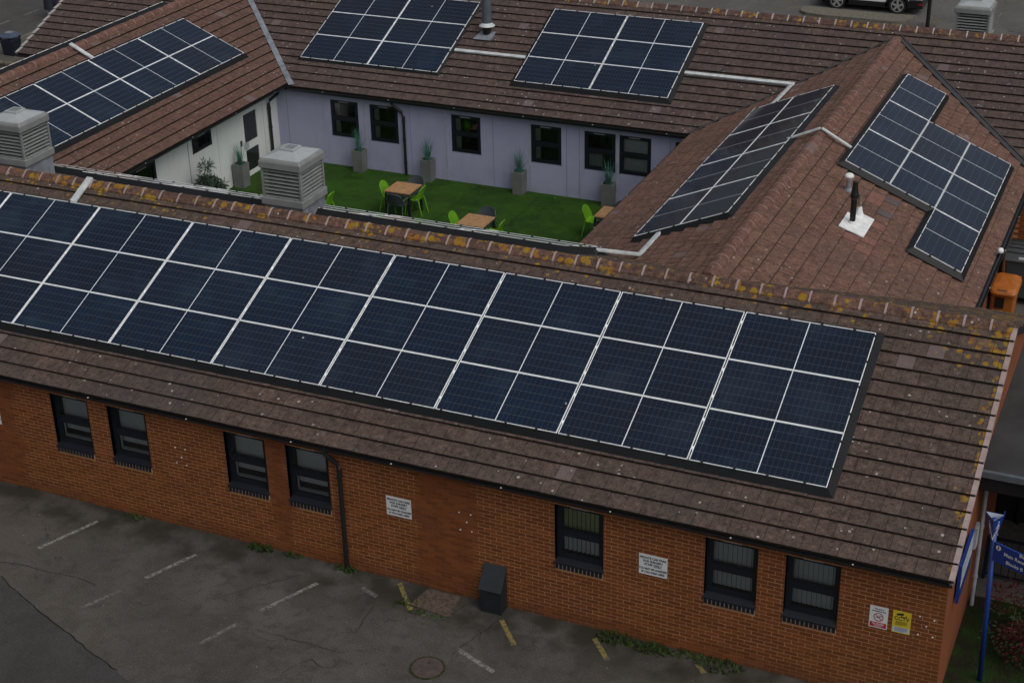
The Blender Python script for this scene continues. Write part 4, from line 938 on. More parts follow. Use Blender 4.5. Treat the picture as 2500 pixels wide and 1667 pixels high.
# ------------------------------------------------------------------ trunking
def trunk(label, runs, wd=0.105, hh=0.055, posts=False, mat='zinc'):
    # runs: list of (a, b, normal)
    a0 = AX(runs[0][0]); root = thing('cable_trunking', a0, label, 'trunking', 'cable trunking on the roofs')
    for a, b, n in runs:
        a, b, n = AX(a), AX(b), AX(n); d = (b - a).normalized(); sd = n.cross(d)
        o = MB().box(-.0, -wd / 2, .035, (b - a).length, wd / 2, .035 + hh, frame(a, d, sd, n)).build('trunking_length', mat, root); bevel(o, .006)
        if posts:
            m = MB(); k = .3
            while k < (b - a).length: m.box(k - .02, -wd / 2 - .03, .0, k + .02, -wd / 2, .05, frame(a, d, sd, n)); k += .9
            if m.v: m.build('brackets', 'dark_lead', root, kind='stuff')
    return root
trunk('short bright trunking between the two back roof solar arrays', [(SB.p(-15.86, (19.37 - 17.22) / c), SB.p(-13.60, (19.37 - 17.22) / c), SB.N)], posts=True)
vy = (19.44 - 17.22) / c
trunk('long bright trunking from the back array down to the right roof', [(SB.p(-8.82, vy), SB.p(-5.72, vy), SB.N), (SRW.p(-19.42, (-5.76 + 7.88) / c), SRW.p(-17.6, (-5.80 + 7.88) / c), SRW.N)], posts=True)
vq = (-5.66 + 7.88) / c
trunk('bent grey trunking at the foot of the right courtyard-side array', [(SRW.p(-8.45, vq), SRW.p(-7.02, vq), SRW.N), (SRW.p(-7.05, vq - .02), SFB.p(6.95, (FB_EY - 6.15) / c, .06), AX((0, .1, 1)).normalized())])
trunk('inverted-V trunking crossing the right ridge between two arrays', [(SRW.p(-13.25, (-4.25 + 7.88) / c, .05), AX((-3.51, 13.25, 4.345)), SRW.N), (AX((-3.51, 13.25, 4.345)), SRE.p(13.14, (0.85 + 2.80) / c, .05), SRE.N)], .09, .04)
trunk('short trunking over the left ridge above the left array', [(SL.p(13.08, (-20.405 + 24.02) / c, .02), AX((-24.72, 13.08, 4.33)), SL.N)], .13, .045)
trunk('short trunking over the front ridge at the far left', [(SF.p(-16.87, (3.18 + 1.008) / c, .02), AX((-16.87, 3.84, 4.685)), SF.N)], .15, .05)

# ------------------------------------------------------------------ ventilation cowls
def cowl(label, x, y, z, rbase):
    root = thing('ventilation_cowl', (x + .5, y + .5, z - .2), label, 'roof vent', 'louvred roof ventilators')
    T0 = Matrix.Translation((x, y, z)); S_ = 0.995
    bx = lambda n, m, *q, bv=0.0, par=root: (lambda o: bevel(o, bv) if bv else o)(MB().box(*q, T0).build(n, m, par))
    bx('collar', 'vent', 0, 0, 0, S_, S_, .165, bv=.02)
    MB().prism([AX((x + .05, y + .05, z + .01)), AX((x + S_ - .05, y + .05, z + .01)), AX((x + S_ - .05, y + S_ - .05, z + .01)), AX((x + .05, y + S_ - .05, z + .01))], (0, 0, -rbase)).build('upstand', 'lead', root)
    bx('core', 'black', .13, .13, .16, S_ - .13, S_ - .13, .86)
    for a in (.03, S_ - .08):
        for b in (.03, S_ - .08): bx('corner_post', 'vent', a, b, .16, a + .05, b + .05, .88, bv=.004)
    # hood: band with rounded shoulders, hipped top, square cap
    cz0, cz1, ch = .80, .985, .07
    oc = lambda q, zz, k: [AX((x + a, y + b, z + zz)) for a, b in ((k, q), (S_ - k, q), (S_ - q, k), (S_ - q, S_ - k), (S_ - k, S_ - q), (k, S_ - q), (q, S_ - k), (q, k))]
    rings = [oc(0.0, cz0, .02), oc(0.0, cz1 - .06, .02), oc(.02, cz1 - .02, .05), oc(.06, cz1 + .01, .09)]
    mb = MB(); vs = [p for rg in rings for p in rg]; f = []
    for i in range(3):
        for k in range(8): f.append((i * 8 + k, i * 8 + (k + 1) % 8, (i + 1) * 8 + (k + 1) % 8, (i + 1) * 8 + k))
    f.append(tuple(range(7, -1, -1))); hood = mb.add(vs, f).build('hood', 'vent', root)
    top = oc(.06, cz1 + .0101, .09); t2 = [AX((x + a, y + b, z + cz1 + .10)) for a, b in ((.36, .34), (S_ - .36, .34), (S_ - .34, .36), (S_ - .34, S_ - .36), (S_ - .36, S_ - .34), (.36, S_ - .34), (.34, S_ - .36), (.34, .36))]
    MB().add(top + t2, [(k, (k + 1) % 8, 8 + (k + 1) % 8, 8 + k) for k in range(8)] + [tuple(range(8, 16))]).build('hipped_top', 'vent_top', root)
    cap = bx('cap', 'vent_top', .335, .335, cz1 + .08, S_ - .335, S_ - .335, cz1 + .145, bv=.006); bx('cap_panel', 'vent', .39, .39, cz1 + .1452, S_ - .39, S_ - .39, cz1 + .149, par=cap)
    n = 8; z0 = .175; pit = (.80 - z0) / n
    for k in range(n):
        za = z0 + k * pit
        for side in range(4):
            Mr = T0 @ Matrix.Translation((S_ / 2, S_ / 2, 0)) @ Matrix.Rotation(side * math.pi / 2, 4, 'Z') @ Matrix.Translation((-S_ / 2, -S_ / 2, 0))
            pl = [(.085, .035, za), (.085, .080, za + pit * .42), (.085, .092, za + pit * .38), (.085, .047, za - pit * .05)]
            MB().prism([Mr @ AX(p) for p in pl], (Mr.to_3x3() @ AX((S_ - .17, 0, 0)))).build('slat', 'slat', root)
    return root
cowl('grey louvred roof vent in front of the courtyard, near the middle', -12.88, 4.2, 4.57, .5)
cowl('grey louvred roof vent at the left edge of the photo', -19.91, 4.2, 4.555, .5)
cowl('grey louvred roof vent behind the back ridge near the car park', -2.24, 22.9, 3.97, .5)

# ------------------------------------------------------------------ flues
fl = thing('flue_pipe', (-1.90, 9.69, 3.55), 'black boiler flue with white weathered flashing on the right roof', 'flue')
MB().tube([(-1.905, 9.69, 3.66), (-1.90, 9.69, 4.22)], .062, 18).build('pipe', 'black', fl, smooth=False)
MB().lathe((-1.90, 9.69, 4.20), [(.07, 0), (.085, .03), (.085, .10), (.075, .14), (.052, .30), (.05, .38), (.03, .40)], 18).build('terminal', 'black', fl)
MB().lathe((-1.905, 9.69, 3.60), [(.125, -.05), (.115, .0), (.085, .07), (.068, .11)], 18).build('cone', 'white_plastic', fl)
f2 = thing('flue_pipe', (-1.88, 10.25, 3.55), 'slim brown-grey flue just behind the black flue', 'flue')
MB().tube([(-1.885, 10.25, 3.62), (-1.895, 10.25, 4.10)], .035, 14).build('pipe', 'fence', f2); MB().lathe((-1.885, 10.25, 3.60), [(.115, -.06), (.105, .0), (.06, .15), (.045, .22)], 18).build('cone', 'white_plastic', f2)
# shared white lead slate, painted, following the tiles
fo = []
for (y0, y1, x0, x1) in [(9.30, 10.10, -2.12, -1.86), (9.34, 10.38, -1.86, -1.60), (10.10, 10.40, -2.05, -1.86)]:
    fo.append(MB().prism([SRE.p(y0, (.85 - x1) / c, .062), SRE.p(y1, (.85 - x1) / c, .062), SRE.p(y1, (.85 - x0) / c, .050), SRE.p(y0, (.85 - x0) / c, .050)], SRE.N * -.02).build('flashing_sheet', 'white_plastic', fl))
cv = thing('vent_pipe', (-2.35, 11.17, 3.78), 'short vent pipe with white mushroom cap beside the stepped array', 'vent pipe')
MB().tube([(-2.35, 11.17, 3.78), (-2.345, 11.17, 4.04)], .055, 16).build('pipe', 'lead', cv); MB().lathe((-2.35, 11.17, 3.80), [(.12, -.05), (.10, 0), (.065, .05)], 16).build('collar', 'lead', cv)
MB().lathe((-2.345, 11.17, 4.02), [(.065, 0), (.068, .06), (.10, .075), (.105, .10), (.08, .145), (.03, .165)], 18).build('cap', 'white_plastic', cv, smooth=True)
bf = thing('flue_pipe', (-15.21, 20.22, 3.6), 'tall grey metal flue with pale storm collar on the back roof', 'flue')
MB().tube([(-15.21, 20.22, 3.60), (-15.205, 20.22, 3.96)], .118, 22).build('base_pipe', 'black', bf, smooth=False)
MB().tube([(-15.205, 20.22, 3.96), (-15.20, 20.22, 5.6)], .14, 22).build('pipe', 'flue', bf); MB().lathe((-15.205, 20.22, 3.90), [(.235, 0), (.24, .015), (.15, .085), (.142, .10)], 22).build('storm_collar', 'zinc', bf)
MB().lathe((-15.20, 20.22, 5.6), [(.14, 0), (.18, .03), (.18, .16), (.05, .26)], 22).build('terminal', 'flue', bf)
MB().prism([SB.p(-15.52, 2.92, .052), SB.p(-14.95, 2.92, .052), SB.p(-14.95, 3.34, .042), SB.p(-15.42, 3.34, .042)], SB.N * -.01).build('flashing_sheet', 'lead', bf)
cam_ball = thing('security_camera', (0.9, 11.85, 2.45), 'small white dome camera at the east eave of the right roof', 'camera')
MB().lathe((.92, 11.85, 2.58), [(.03, -.05), (.065, -.03), (.07, .02), (.05, .06), (.015, .075)], 14).build('dome', 'white_plastic', cam_ball, smooth=True); MB().tube([(.86, 11.85, 2.40), (.92, 11.85, 2.55)], .02, 8).build('bracket', 'black', cam_ball)

# ------------------------------------------------------------------ text helper
def text(body, size, Mx, mat, parent, align='CENTER', bold=0.0, name='lettering', squash=1.0):
    cu = bpy.data.curves.new(name, 'FONT'); cu.body = body; cu.size = size; cu.align_x = align; cu.align_y = 'CENTER'; cu.offset = bold; cu.resolution_u = 3
    cu.extrude = 0.0008
    tmp = bpy.data.objects.new('tmp_text', cu); col.objects.link(tmp); bpy.context.view_layer.update()
    me = bpy.data.meshes.new_from_object(tmp.evaluated_get(bpy.context.evaluated_depsgraph_get())); bpy.data.objects.remove(tmp); bpy.data.curves.remove(cu)
    me.transform(Mx @ Matrix.Diagonal((squash, 1, 1, 1))); me.materials.clear(); me.materials.append(M[mat])
    return attach(bpy.data.objects.new(name, me), parent)
def wallM(x, z, y=YW - .0085): return frame(AX((x, y, z)), AX((1, 0, 0)), AX((0, 0, 1)), AX((0, -1, 0)))
def car_sign(x0, z0, label, write=True):
    root = thing('parking_sign', (x0 + .245, YW, z0), label, 'sign', 'white parking signs on the brick wall')
    box('plate', 'sign_white', root, x0, YW - .007, z0, x0 + .49, YW - .0015 - .001, z0 + .392)
    cx = x0 + .245
    for t, dz, sz, sq in [('PRIVATE CAR PARK', .325, .058, .90), ('FOR SURGERY', .262, .058, .92), ('STAFF ONLY', .200, .058, .92), ('YOU MAY BE CHARGED', .115, .052, .86), ('IF YOU PARK HERE', .050, .052, .90)]:
        text(t, sz, wallM(cx, z0 + dz, YW - .0078), 'text_black', root, bold=.0020, squash=sq)
    box('underline', 'text_black', root, cx + .018, YW - .0085, z0 + .170, cx + .150, YW - .0072, z0 + .176)
car_sign(-7.508, 1.365, 'white parking notice on the brick wall beside the downpipe')
car_sign(-2.82, 1.362, 'white parking notice between two windows near the right end')
car_sign(-16.52, 1.37, 'white notice cut off by the left edge of the photo')
ns = thing('no_smoking_sign', (1.11, YW, 1.362), 'white and red no smoking sign near the wall corner', 'sign')
box('plate', 'sign_white', ns, .97, YW - .007, 1.362, 1.255, YW - .0025, 1.764)
text('We are a', .038, wallM(1.112, 1.715, YW - .0078), 'text_black', ns, bold=.001); text('smokefree site', .036, wallM(1.112, 1.675, YW - .0078), 'text_black', ns, bold=.001)
box('red_band', 'sign_red', ns, .985, YW - .0085, 1.378, 1.24, YW - .0072, 1.468)
text('No smoking', .036, wallM(1.112, 1.442, YW - .0095), 'sign_white', ns, bold=.0012)
for dz in (1.413, 1.395): box('small_print', 'sign_white', ns, 1.05, YW - .0092, dz - .003, 1.175, YW - .0086, dz + .003)
def ringm(cx, cz, r0, r1, y, n=32):
    v = []; f = []
    for k in range(n):
        a = 2 * math.pi * k / n; v += [(cx + r0 * math.cos(a), y, cz + r0 * math.sin(a)), (cx + r1 * math.cos(a), y, cz + r1 * math.sin(a))]
    for k in range(n): q = (k + 1) % n; f.append((2 * k, 2 * k + 1, 2 * q + 1, 2 * q))
    return MB().add(v, f)
MB().box(-.038, -.0006, -.006, .030, .0006, .006, Matrix.Translation((1.108, YW - .0082, 1.562))).build('cigarette', 'text_black', ns)
mb = MB()
for k in range(3): mb.tube([(1.13 + .012 * k, YW - .0080, 1.572), (1.125 + .014 * k, YW - .0080, 1.59), (1.135 + .012 * k, YW - .0080, 1.605)], .0035, 5)
mb.build('smoke_mark', 'text_black', ns)
ringm(1.112, 1.567, .064, .078, YW - .0090).build('ring', 'sign_red', ns)
MB().box(-.07, -.0006, -.006, .07, .0006, .006, Matrix.Translation((1.112, YW - .0094, 1.567)) @ Matrix.Rotation(R(45), 4, 'Y')).build('bar', 'sign_red', ns)
cc_ = thing('cctv_sign', (1.466, YW, 1.362), 'yellow CCTV sign near the wall corner', 'sign')
box('plate', 'sign_yellow', cc_, 1.325, YW - .007, 1.362, 1.606, YW - .0025, 1.768)
text('CCTV', .088, wallM(1.464, 1.628, YW - .0078), 'text_black', cc_, bold=.002, squash=1.0)
Mc = Matrix.Translation((1.445, YW - .0082, 1.712)) @ Matrix.Rotation(R(-14), 4, 'Y')
mb = MB(); mb.box(-.055, -.0006, -.02, .045, .0006, .018, Mc).box(-.068, -.0006, -.012, -.055, .0006, .010, Mc).box(.0, -.0006, -.045, .014, .0006, -.02, Mc).box(.0, -.0006, -.055, .075, .0006, -.045, Mc).box(.075, -.0006, -.068, .085, .0006, -.034, Mc); mb.build('camera_symbol', 'text_black', cc_)
for k in range(7): box('small_print', 'text_black', cc_, 1.375, YW - .0080, 1.578 - k * .0115 - .0022, 1.375 + (.178 if k < 6 else .11), YW - .0072, 1.578 - k * .0115 + .0022)
box('pale_band', 'sign_paleblue', cc_, 1.340, YW - .0080, 1.378, 1.592, YW - .0072, 1.470)
for k in range(5): box('small_print', 'text_black', cc_, 1.365, YW - .0090, 1.458 - k * .016 - .002, 1.365 + .2 - .04 * (k == 4), YW - .0082, 1.458 - k * .016 + .002)

# ------------------------------------------------------------------ grit bin, covers, weeds
gb = thing('grit_bin', (-5.42, -.95, 0), 'dark grey box with sloping lid standing against the brick wall', 'bin')
MB().prism([(-5.62, -1.09, .004), (-5.62, -.835, .004), (-5.62, -.835, .80), (-5.62, -1.09, .46)], (.40, 0, 0)).build('body', 'grit', gb)
o = MB().prism([(-5.632, -1.105, .455), (-5.632, -.83, .822), (-5.632, -.83, .845), (-5.632, -1.115, .468)], (.424, 0, 0)).build('lid', 'grit', gb)
mh = thing('manhole_cover', (-5.76, -2.86, 0), 'round rusty manhole cover in the tarmac', 'manhole cover')
MB().lathe((-5.76, -2.86, 0), [(.30, .002), (.30, .014), (.262, .014)], 32).build('ring', 'moss', mh); MB().lathe((-5.76, -2.86, .001), [(.262, .004), (.262, .018), (.25, .021)], 32).build('lid', 'manhole', mh)
MB().box(-5.80, -2.75, .0222, -5.77, -2.73, .024).box(-5.83, -2.99, .0222, -5.80, -2.97, .024).build('key_holes', 'black', mh)
sl = thing('drain_cover', (-6.42, -1.17, 0), 'square mossy brown drain cover at the foot of the wall', 'drain cover')
MB().prism([(-6.73, -.86, .002), (-6.09, -.87, .002), (-6.02, -1.50, .002), (-6.83, -1.42, .002)], (0, 0, .022)).build('lid', 'slab', sl)
def clump(label, x, y, rad, n, h, mats=('weed',), name='weed_clump', cat='weeds', flowers=0):
    root = thing(name, (x, y, 0), label, cat, 'weeds along the wall foot'); 
    for mt in mats:
        mb = MB()
        for k in range(int(n * .6)):
            a = random.uniform(0, 6.28); r = rad * math.sqrt(random.random()); px, py = x + r * math.cos(a) * 1.4, min(y + r * math.sin(a) * .6, YW - .015); hh = h * random.uniform(.35, 1.0)
            b = random.uniform(0, 6.28); wd = random.uniform(.008, .02); l = random.uniform(.02, .07); dx, dy = math.cos(b), math.sin(b); ex, ey = px + dx * l, min(py + dy * l, YW - .012)
            mb.add([(px - dy * wd, py + dx * wd, .0), (px + dy * wd, py - dx * wd, .0), (ex + dy * wd * .8, min(ey - dx * wd * .8, YW - .01), hh * .7), (ex, ey, hh), (ex - dy * wd * .8, min(ey + dx * wd * .8, YW - .01), hh * .7)], [(0, 1, 2, 3, 4)])
        mb.build('leaves', mt, root)
    return root
clump('small green weed clump below the third window', -10.2, -.92, .20, 130, .14); clump('sparse weed tuft left of the downpipe foot', -9.5, -.88, .14, 60, .10)
clump('dark weeds at the foot of the black downpipe', -8.40, -.93, .16, 90, .12); clump('moss and weeds round the corner of the drain cover', -6.86, -1.38, .17, 90, .06)
clump('low moss along the front edge of the drain cover', -6.4, -1.52, .26, 120, .035)
clump('grassy tuft along the wall right of the dark box', -3.15, -.97, .26, 200, .13); clump('low grassy weeds between two yellow lines', -2.5, -1.0, .24, 170, .12)
clump('thin grass strip below the second right-hand window', -2.05, -.93, .20, 90, .08); clump('weedy grass beside the last yellow line', -1.35, -.98, .32, 200, .10)
clump('faint weeds near the far left wall foot', -13.0, -.9, .18, 60, .08)

# ------------------------------------------------------------------ courtyard furniture
ZC = 0.061
def place(x, y, a): return Matrix.Translation((x, y, ZC)) @ Matrix.Rotation(a, 4, 'Z')
def table(label, x, y):
    root = thing('table', (x, y, ZC), label, 'table', 'wooden tables on the lawn'); Mx = place(x, y, 0); q = .385
    bevel(MB().box(-q, -q, .715, q, q, .745, Mx).build('tabletop', 'wood', root), .004)
    MB().box(-q + .01, -q + .01, .66, q - .01, q - .01, .7149, Mx).build('apron', 'grey_plastic', root)
    for a in (-q + .005, q - .06):
        for b in (-q + .005, q - .06): MB().box(a, b, 0, a + .055, b + .055, .66, Mx).build('leg', 'black', root)
    MB().lathe((x, y, ZC + .7455), [(.022, 0), (.022, .002)], 14).build('parasol_hole', 'black', root)
table('wooden square table with two green and two grey chairs', -15.30, 14.70); table('wooden square table half cut off by the front solar panels', -12.42, 13.27); table('wooden square table cut off by the right roof edge', -9.27, 15.02)
def chair(label, x, y, ang, mat, wide=False, grp='green chairs'):
    # local: seat faces +x (towards table), back at -x
    root = thing('chair', (x, y, ZC), label, 'chair', grp); Mx = place(x, y, ang); hw = .27 if wide else .225
    nu, nv = 9, 9; V = []; th = .012
    def P(u, v):      # u -1..1 across, v 0..1 front of seat to top of back
        if v < .5:
            t = v / .5; xx = .22 - .40 * t; zz = .455 - .02 * math.sin(t * math.pi) + .02 * abs(u) ** 3 * (1 if not wide else 3)
            yy = u * hw * (1 - .06 * t)
        else:
            t = (v - .5) / .5; xx = -.18 - .10 * t + .05 * u * u * (1.6 if wide else 1.2) * (1 - .3 * t); zz = .455 + .37 * t ** .85 - (.07 * abs(u) ** 3 * t)
            yy = u * hw * (1 - .10 * t - (.12 * t * t if wide else .12 * t))
        return AX((xx, yy, zz))
    pts = [[P(-1 + 2 * i / (nu - 1), j / (nv * 2 - 1)) for i in range(nu)] for j in range(nv * 2)]
    def shell(j0, j1, nm):
        mb = MB(); rows = pts[j0:j1 + 1]; v = []; f = []
        for rw_ in rows: v += [Mx @ p for p in rw_]
        nb = len(v)
        for rw_ in rows: v += [Mx @ (p + AX((-.008, 0, -.012))) for p in rw_]
        m = len(rows)
        for j in range(m - 1):
            for i in range(nu - 1):
                a = j * nu + i; f.append((a, a + 1, a + nu + 1, a + nu)); f.append((nb + a, nb + a + nu, nb + a + nu + 1, nb + a + 1))
        for j in range(m - 1):
            a = j * nu; f.append((a, a + nu, nb + a + nu, nb + a)); a += nu - 1; f.append((a, nb + a, nb + a + nu, a + nu))
        for i in range(nu - 1):
            f.append((i, nb + i, nb + i + 1, i + 1)); a = (m - 1) * nu + i; f.append((a, a + 1, nb + a + 1, nb + a))
        return mb.add(v, f).build(nm, mat, root, smooth=False)
    shell(0, 8, 'seat'); bk = shell(8, 17, 'backrest')
    mb = MB(); rim = [pts[j][0] for j in range(8, 18)] + [pts[17][i] for i in range(1, nu)] + [pts[j][nu - 1] for j in range(16, 7, -1)]
    mb.tube([Mx @ p for p in rim], .013, 6).build('back_rim', mat, bk)
    mb = MB()       # moulded lattice holes on the back
    for j in range(10, 17):
        for i in range(1, nu - 1):
            p = (pts[j][i]); mb.add([Mx @ (p + AX((.004 + .001, dy, dz))) for dy, dz in ((-.011, 0), (0, -.012), (.011, 0), (0, .012))], [(0, 1, 2, 3)]); mb.add([Mx @ (p + AX((-.0125, dy, dz - .012))) for dy, dz in ((-.011, 0), (0, -.012), (.011, 0), (0, .012))], [(0, 1, 2, 3)])
    mb.build('lattice', 'leaf' if mat == 'green_plastic' else 'black', bk, kind='stuff')
    for a, b, da in ((.19, hw - .03, .06), (.19, -hw + .03, .06), (-.17, hw - .05, -.10), (-.17, -hw + .05, -.10)):
        MB().tube([Mx @ AX((a, b, .45)), Mx @ AX((a + da * .5, b * 1.06, .22)), Mx @ AX((a + da, b * 1.1, 0))], [.020, .017, .013], 8).build('leg', mat, root)
    if wide:
        for sg in (-1, 1):
            MB().tube([Mx @ AX((.17, sg * hw, .45)), Mx @ AX((.15, sg * hw * 1.05, .64)), Mx @ AX((-.05, sg * hw * 1.04, .66)), Mx @ AX((-.2, sg * hw * .95, .63))], .018, 8).build('armrest', mat, root)
    return root
PI = math.pi
chair('green chair left of the four-chair table', -15.72, 14.74, 0, 'green_plastic'); chair('green chair right of the four-chair table', -14.98, 14.80, PI, 'green_plastic')
chair('dark grey armchair in front of the four-chair table', -15.22, 14.22, PI / 2, 'grey_plastic', True, 'grey chairs'); chair('dark grey chair behind the four-chair table by a planter', -15.25, 15.22, -PI / 2, 'grey_plastic', True, 'grey chairs')
chair('green chair left of the table behind the front panels', -12.93, 13.38, 0, 'green_plastic'); chair('green chair right of the table behind the front panels', -11.92, 13.32, PI, 'green_plastic')
chair('grey chair behind the table near the front panels', -12.42, 13.80, -PI / 2, 'grey_plastic', True, 'grey chairs')
chair('green chair left of the table by the right roof edge', -9.82, 15.06, 0, 'green_plastic'); chair('grey chair in front of the table by the right roof edge', -9.22, 14.52, PI / 2, 'grey_plastic', True, 'grey chairs')
chair('grey chair behind the table by the right roof edge', -9.2, 15.45, -PI / 2, 'grey_plastic', True, 'grey chairs'); chair('lone green chair half hidden behind the middle roof vent', -17.12, 13.5, PI, 'green_plastic')
def planter(label, x, y, w_=.335, h=.66, n=60, ph=.80):
    root = thing('potted_grass', (x + w_ / 2, y + w_ / 2, ZC), label, 'planter', 'grey planters with tall grass'); i = .025; Mx = Matrix.Translation((x, y, ZC))
    mb = MB(); t = .015
    ob = [(t, t, 0), (w_ - t, t, 0), (w_ - t, w_ - t, 0), (t, w_ - t, 0)]; ot = [(0, 0, h), (w_, 0, h), (w_, w_, h), (0, w_, h)]; it = [(i, i, h), (w_ - i, i, h), (w_ - i, w_ - i, h), (i, w_ - i, h)]; ib = [(i, i, h - .09), (w_ - i, i, h - .09), (w_ - i, w_ - i, h - .09), (i, w_ - i, h - .09)]
    v = [Mx @ AX(p) for p in ob + ot + it + ib]; f = [(3, 2, 1, 0)] + [(a, (a + 1) % 4, 4 + (a + 1) % 4, 4 + a) for a in range(4)] + [(4 + a, 4 + (a + 1) % 4, 8 + (a + 1) % 4, 8 + a) for a in range(4)] + [(8 + a, 8 + (a + 1) % 4, 12 + (a + 1) % 4, 12 + a) for a in range(4)]
    mb.add(v, f).build('pot', 'planter', root); MB().add([Mx @ AX(p) for p in ib], [(0, 1, 2, 3)]).build('soil', 'soil', root)
    mb = MB(); cx, cy = x + w_ / 2, y + w_ / 2
    for k in range(n):
        a = random.uniform(0, 6.28); r = .07 * random.random(); bx_, by = cx + r * math.cos(a), cy + r * math.sin(a); L = ph * random.uniform(.45, 1.05); le = random.uniform(.02, .24); wd = random.uniform(.004, .009); p = random.uniform(0, 6.28)
        P_ = [AX((bx_ + math.cos(a) * le * t * t, by + math.sin(a) * le * t * t, ZC + h - .1 + L * t)) for t in (0, .35, .7, 1)]; sd = AX((math.cos(p), math.sin(p), 0)); vv = []
        for q, pt in enumerate(P_): ww = wd * (1, 1, .7, .12)[q]; vv += [pt + sd * ww, pt - sd * ww]
        mb.add(vv, [(2 * q, 2 * q + 1, 2 * q + 3, 2 * q + 2) for q in range(3)])
    mb.build('grass_blades', 'blade', root); return root
planter('grey planter with tall grass in front of the white wall', -20.86, 14.68, .36, .70); planter('grey planter left of the lilac wall downpipe', -18.23, 17.03); planter('grey planter right of the lilac wall downpipe', -15.98, 17.04)
planter('grey planter between the third and fourth lilac wall windows', -13.09, 17.06); planter('grey planter below the two adjoining lilac wall windows', -10.40, 17.06)
sh = thing('bamboo_shrub', (-20.25, 12.75, ZC), 'dark leafy shrub against the white courtyard wall', 'shrub')
def leafy(root, mt, ctr, rx, ry, rz, n, ln, wd, droop=.3, name='leaves', shape=None):
    mb = MB()
    for k in range(n):
        while True:
            p = AX((random.uniform(-1, 1), random.uniform(-1, 1), random.uniform(-1, 1)))
            if p.length < 1 and (p.length > .35 or random.random() < .3): break
        b = AX((ctr[0] + p.x * rx, ctr[1] + p.y * ry, ctr[2] + p.z * rz)); d = AX((p.x + random.uniform(-.6, .6), p.y + random.uniform(-.6, .6), random.uniform(-.5, .8) - droop * .5)).normalized()
        sd = d.cross(AX((random.uniform(-.3, .3), random.uniform(-.3, .3), 1))).normalized(); L = ln * random.uniform(.6, 1.2); W2 = wd * random.uniform(.7, 1.2); up = sd.cross(d)
        mb.add([b, b + d * L * .45 + sd * W2 + up * .01, b + d * L - AX((0, 0, L * droop * .4)), b + d * L * .45 - sd * W2 + up * .01], [(0, 1, 2, 3)])
    return mb.build(name, mt, root)
leafy(sh, 'leaf', (-20.35, 12.78, .66), .40, .38, .52, 2600, .14, .021, .5)
for q in [(-20.35, 12.72, 1.45), (-20.3, 12.45, 1.15), (-20.25, 13.15, .75), (-20.3, 12.35, .65)]: leafy(sh, 'leaf', q, .13, .17, .18, 110, .20, .018, .3)
mb = MB()
for k in range(6): a = k * 1.05; mb.tube([(-20.3, 12.75, ZC), (-20.3 + .12 * math.cos(a), 12.75 + .12 * math.sin(a), .6), (-20.3 + .25 * math.cos(a), 12.75 + .25 * math.sin(a), 1.15)], [.014, .01, .005], 6)
mb.build('stems', 'bark', sh)

# ------------------------------------------------------------------ right side: porch, signs, signpost, shrub, bins
pc = thing('entrance_porch', (5.2, 4.6, 0), 'flat felt roofed entrance porch beside the orange gable', 'porch')
box('roof', 'flat_roof', pc, 2.098, 1.68, 2.99, 9.0, 8.6, 3.04); box('roof_edge', 'flue', pc, 2.098, 1.60, 2.95, 9.0, 1.68, 3.055); box('fascia', 'black', pc, 2.098, 1.66, 2.68, 9.0, 1.72, 2.95)
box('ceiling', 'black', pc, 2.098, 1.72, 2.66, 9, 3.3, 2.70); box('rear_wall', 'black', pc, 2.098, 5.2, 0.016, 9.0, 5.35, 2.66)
for x in (2.5, 3.6, 4.7): box('glazing_bar', 'navy', pc, x, 5.10, .02, x + .06, 5.195, 2.66)
for k in range(3): box('window_pane', 'car_glass', pc, 2.56 + 1.1 * k, 5.15, .3, 3.6 + 1.1 * k, 5.17, 2.5)
ds = thing('white_downpipe', (2.2, 2.35, 0), 'pale downpipe against the gable under the porch roof', 'downpipe'); MB().tube([(2.17, 2.25, .02), (2.17, 2.25, 2.66)], .035, 10).build('pipe', 'strip_grey', ds)
for z in (.6, 1.6, 2.4): MB().tube([(2.17, 2.25, z), (2.17, 2.25, z + .05)], .045, 10).build('bracket', 'strip_grey', ds)
ws = thing('gable_notice', (2.12, 2.0, 1.4), 'narrow pale notice board fixed on the gable, seen edge-on', 'sign'); bevel(box('board', 'strip_grey', ws, 2.098, 1.88, 1.38, 2.15, 2.10, 1.80), .004); box('face', 'sign_white', ws, 2.151, 1.90, 1.40, 2.154, 2.08, 1.78)
gs = thing('gable_sign', (2.12, .6, 1.54), 'long blue sign board standing proud of the orange gable', 'sign'); box('board', 'sign_blue', gs, 2.12, .02, 1.54, 2.17, 1.15, 2.24); box('face', 'sign_paleblue', gs, 2.171, .06, 1.80, 2.174, 1.12, 2.20)
for y in (.2, .95): box('bracket', 'black', gs, 2.095, y, 1.8, 2.12, y + .05, 2.0)
sp = thing('signpost', (2.635, .25, 0), 'blue fingerpost with walking figures on its three-sided top', 'signpost')
MB().tube([(2.635, .25, .0), (2.555, .25, 2.80)], .040, 16).build('post', 'sign_blue', sp, smooth=True)
tc = AX((2.535, .25, 0)); tri_t = [AX((2.375, .29, 3.15)), AX((2.665, .29, 3.15)), AX((2.535, .07, 3.13))]; tri_b = [AX((2.50, .275, 2.70)), AX((2.585, .275, 2.70)), AX((2.545, .20, 2.70))]
finial = MB().add(tri_b + tri_t, [(0, 2, 5, 3), (2, 1, 4, 5), (1, 0, 3, 4)]).build('finial', 'sign_blue', sp)
cn = (tri_t[0] + tri_t[1] + tri_t[2]) / 3; inn_t = [p + (cn - p) * .10 + AX((0, 0, .001)) for p in tri_t]; cb3 = (tri_b[0] + tri_b[1] + tri_b[2]) / 3; c3 = cn.lerp(cb3, .35); inn_b = [(lambda q: q + (c3 - q) * .14)(p.lerp(pb_, .35)) for p, pb_ in zip(tri_t, tri_b)]
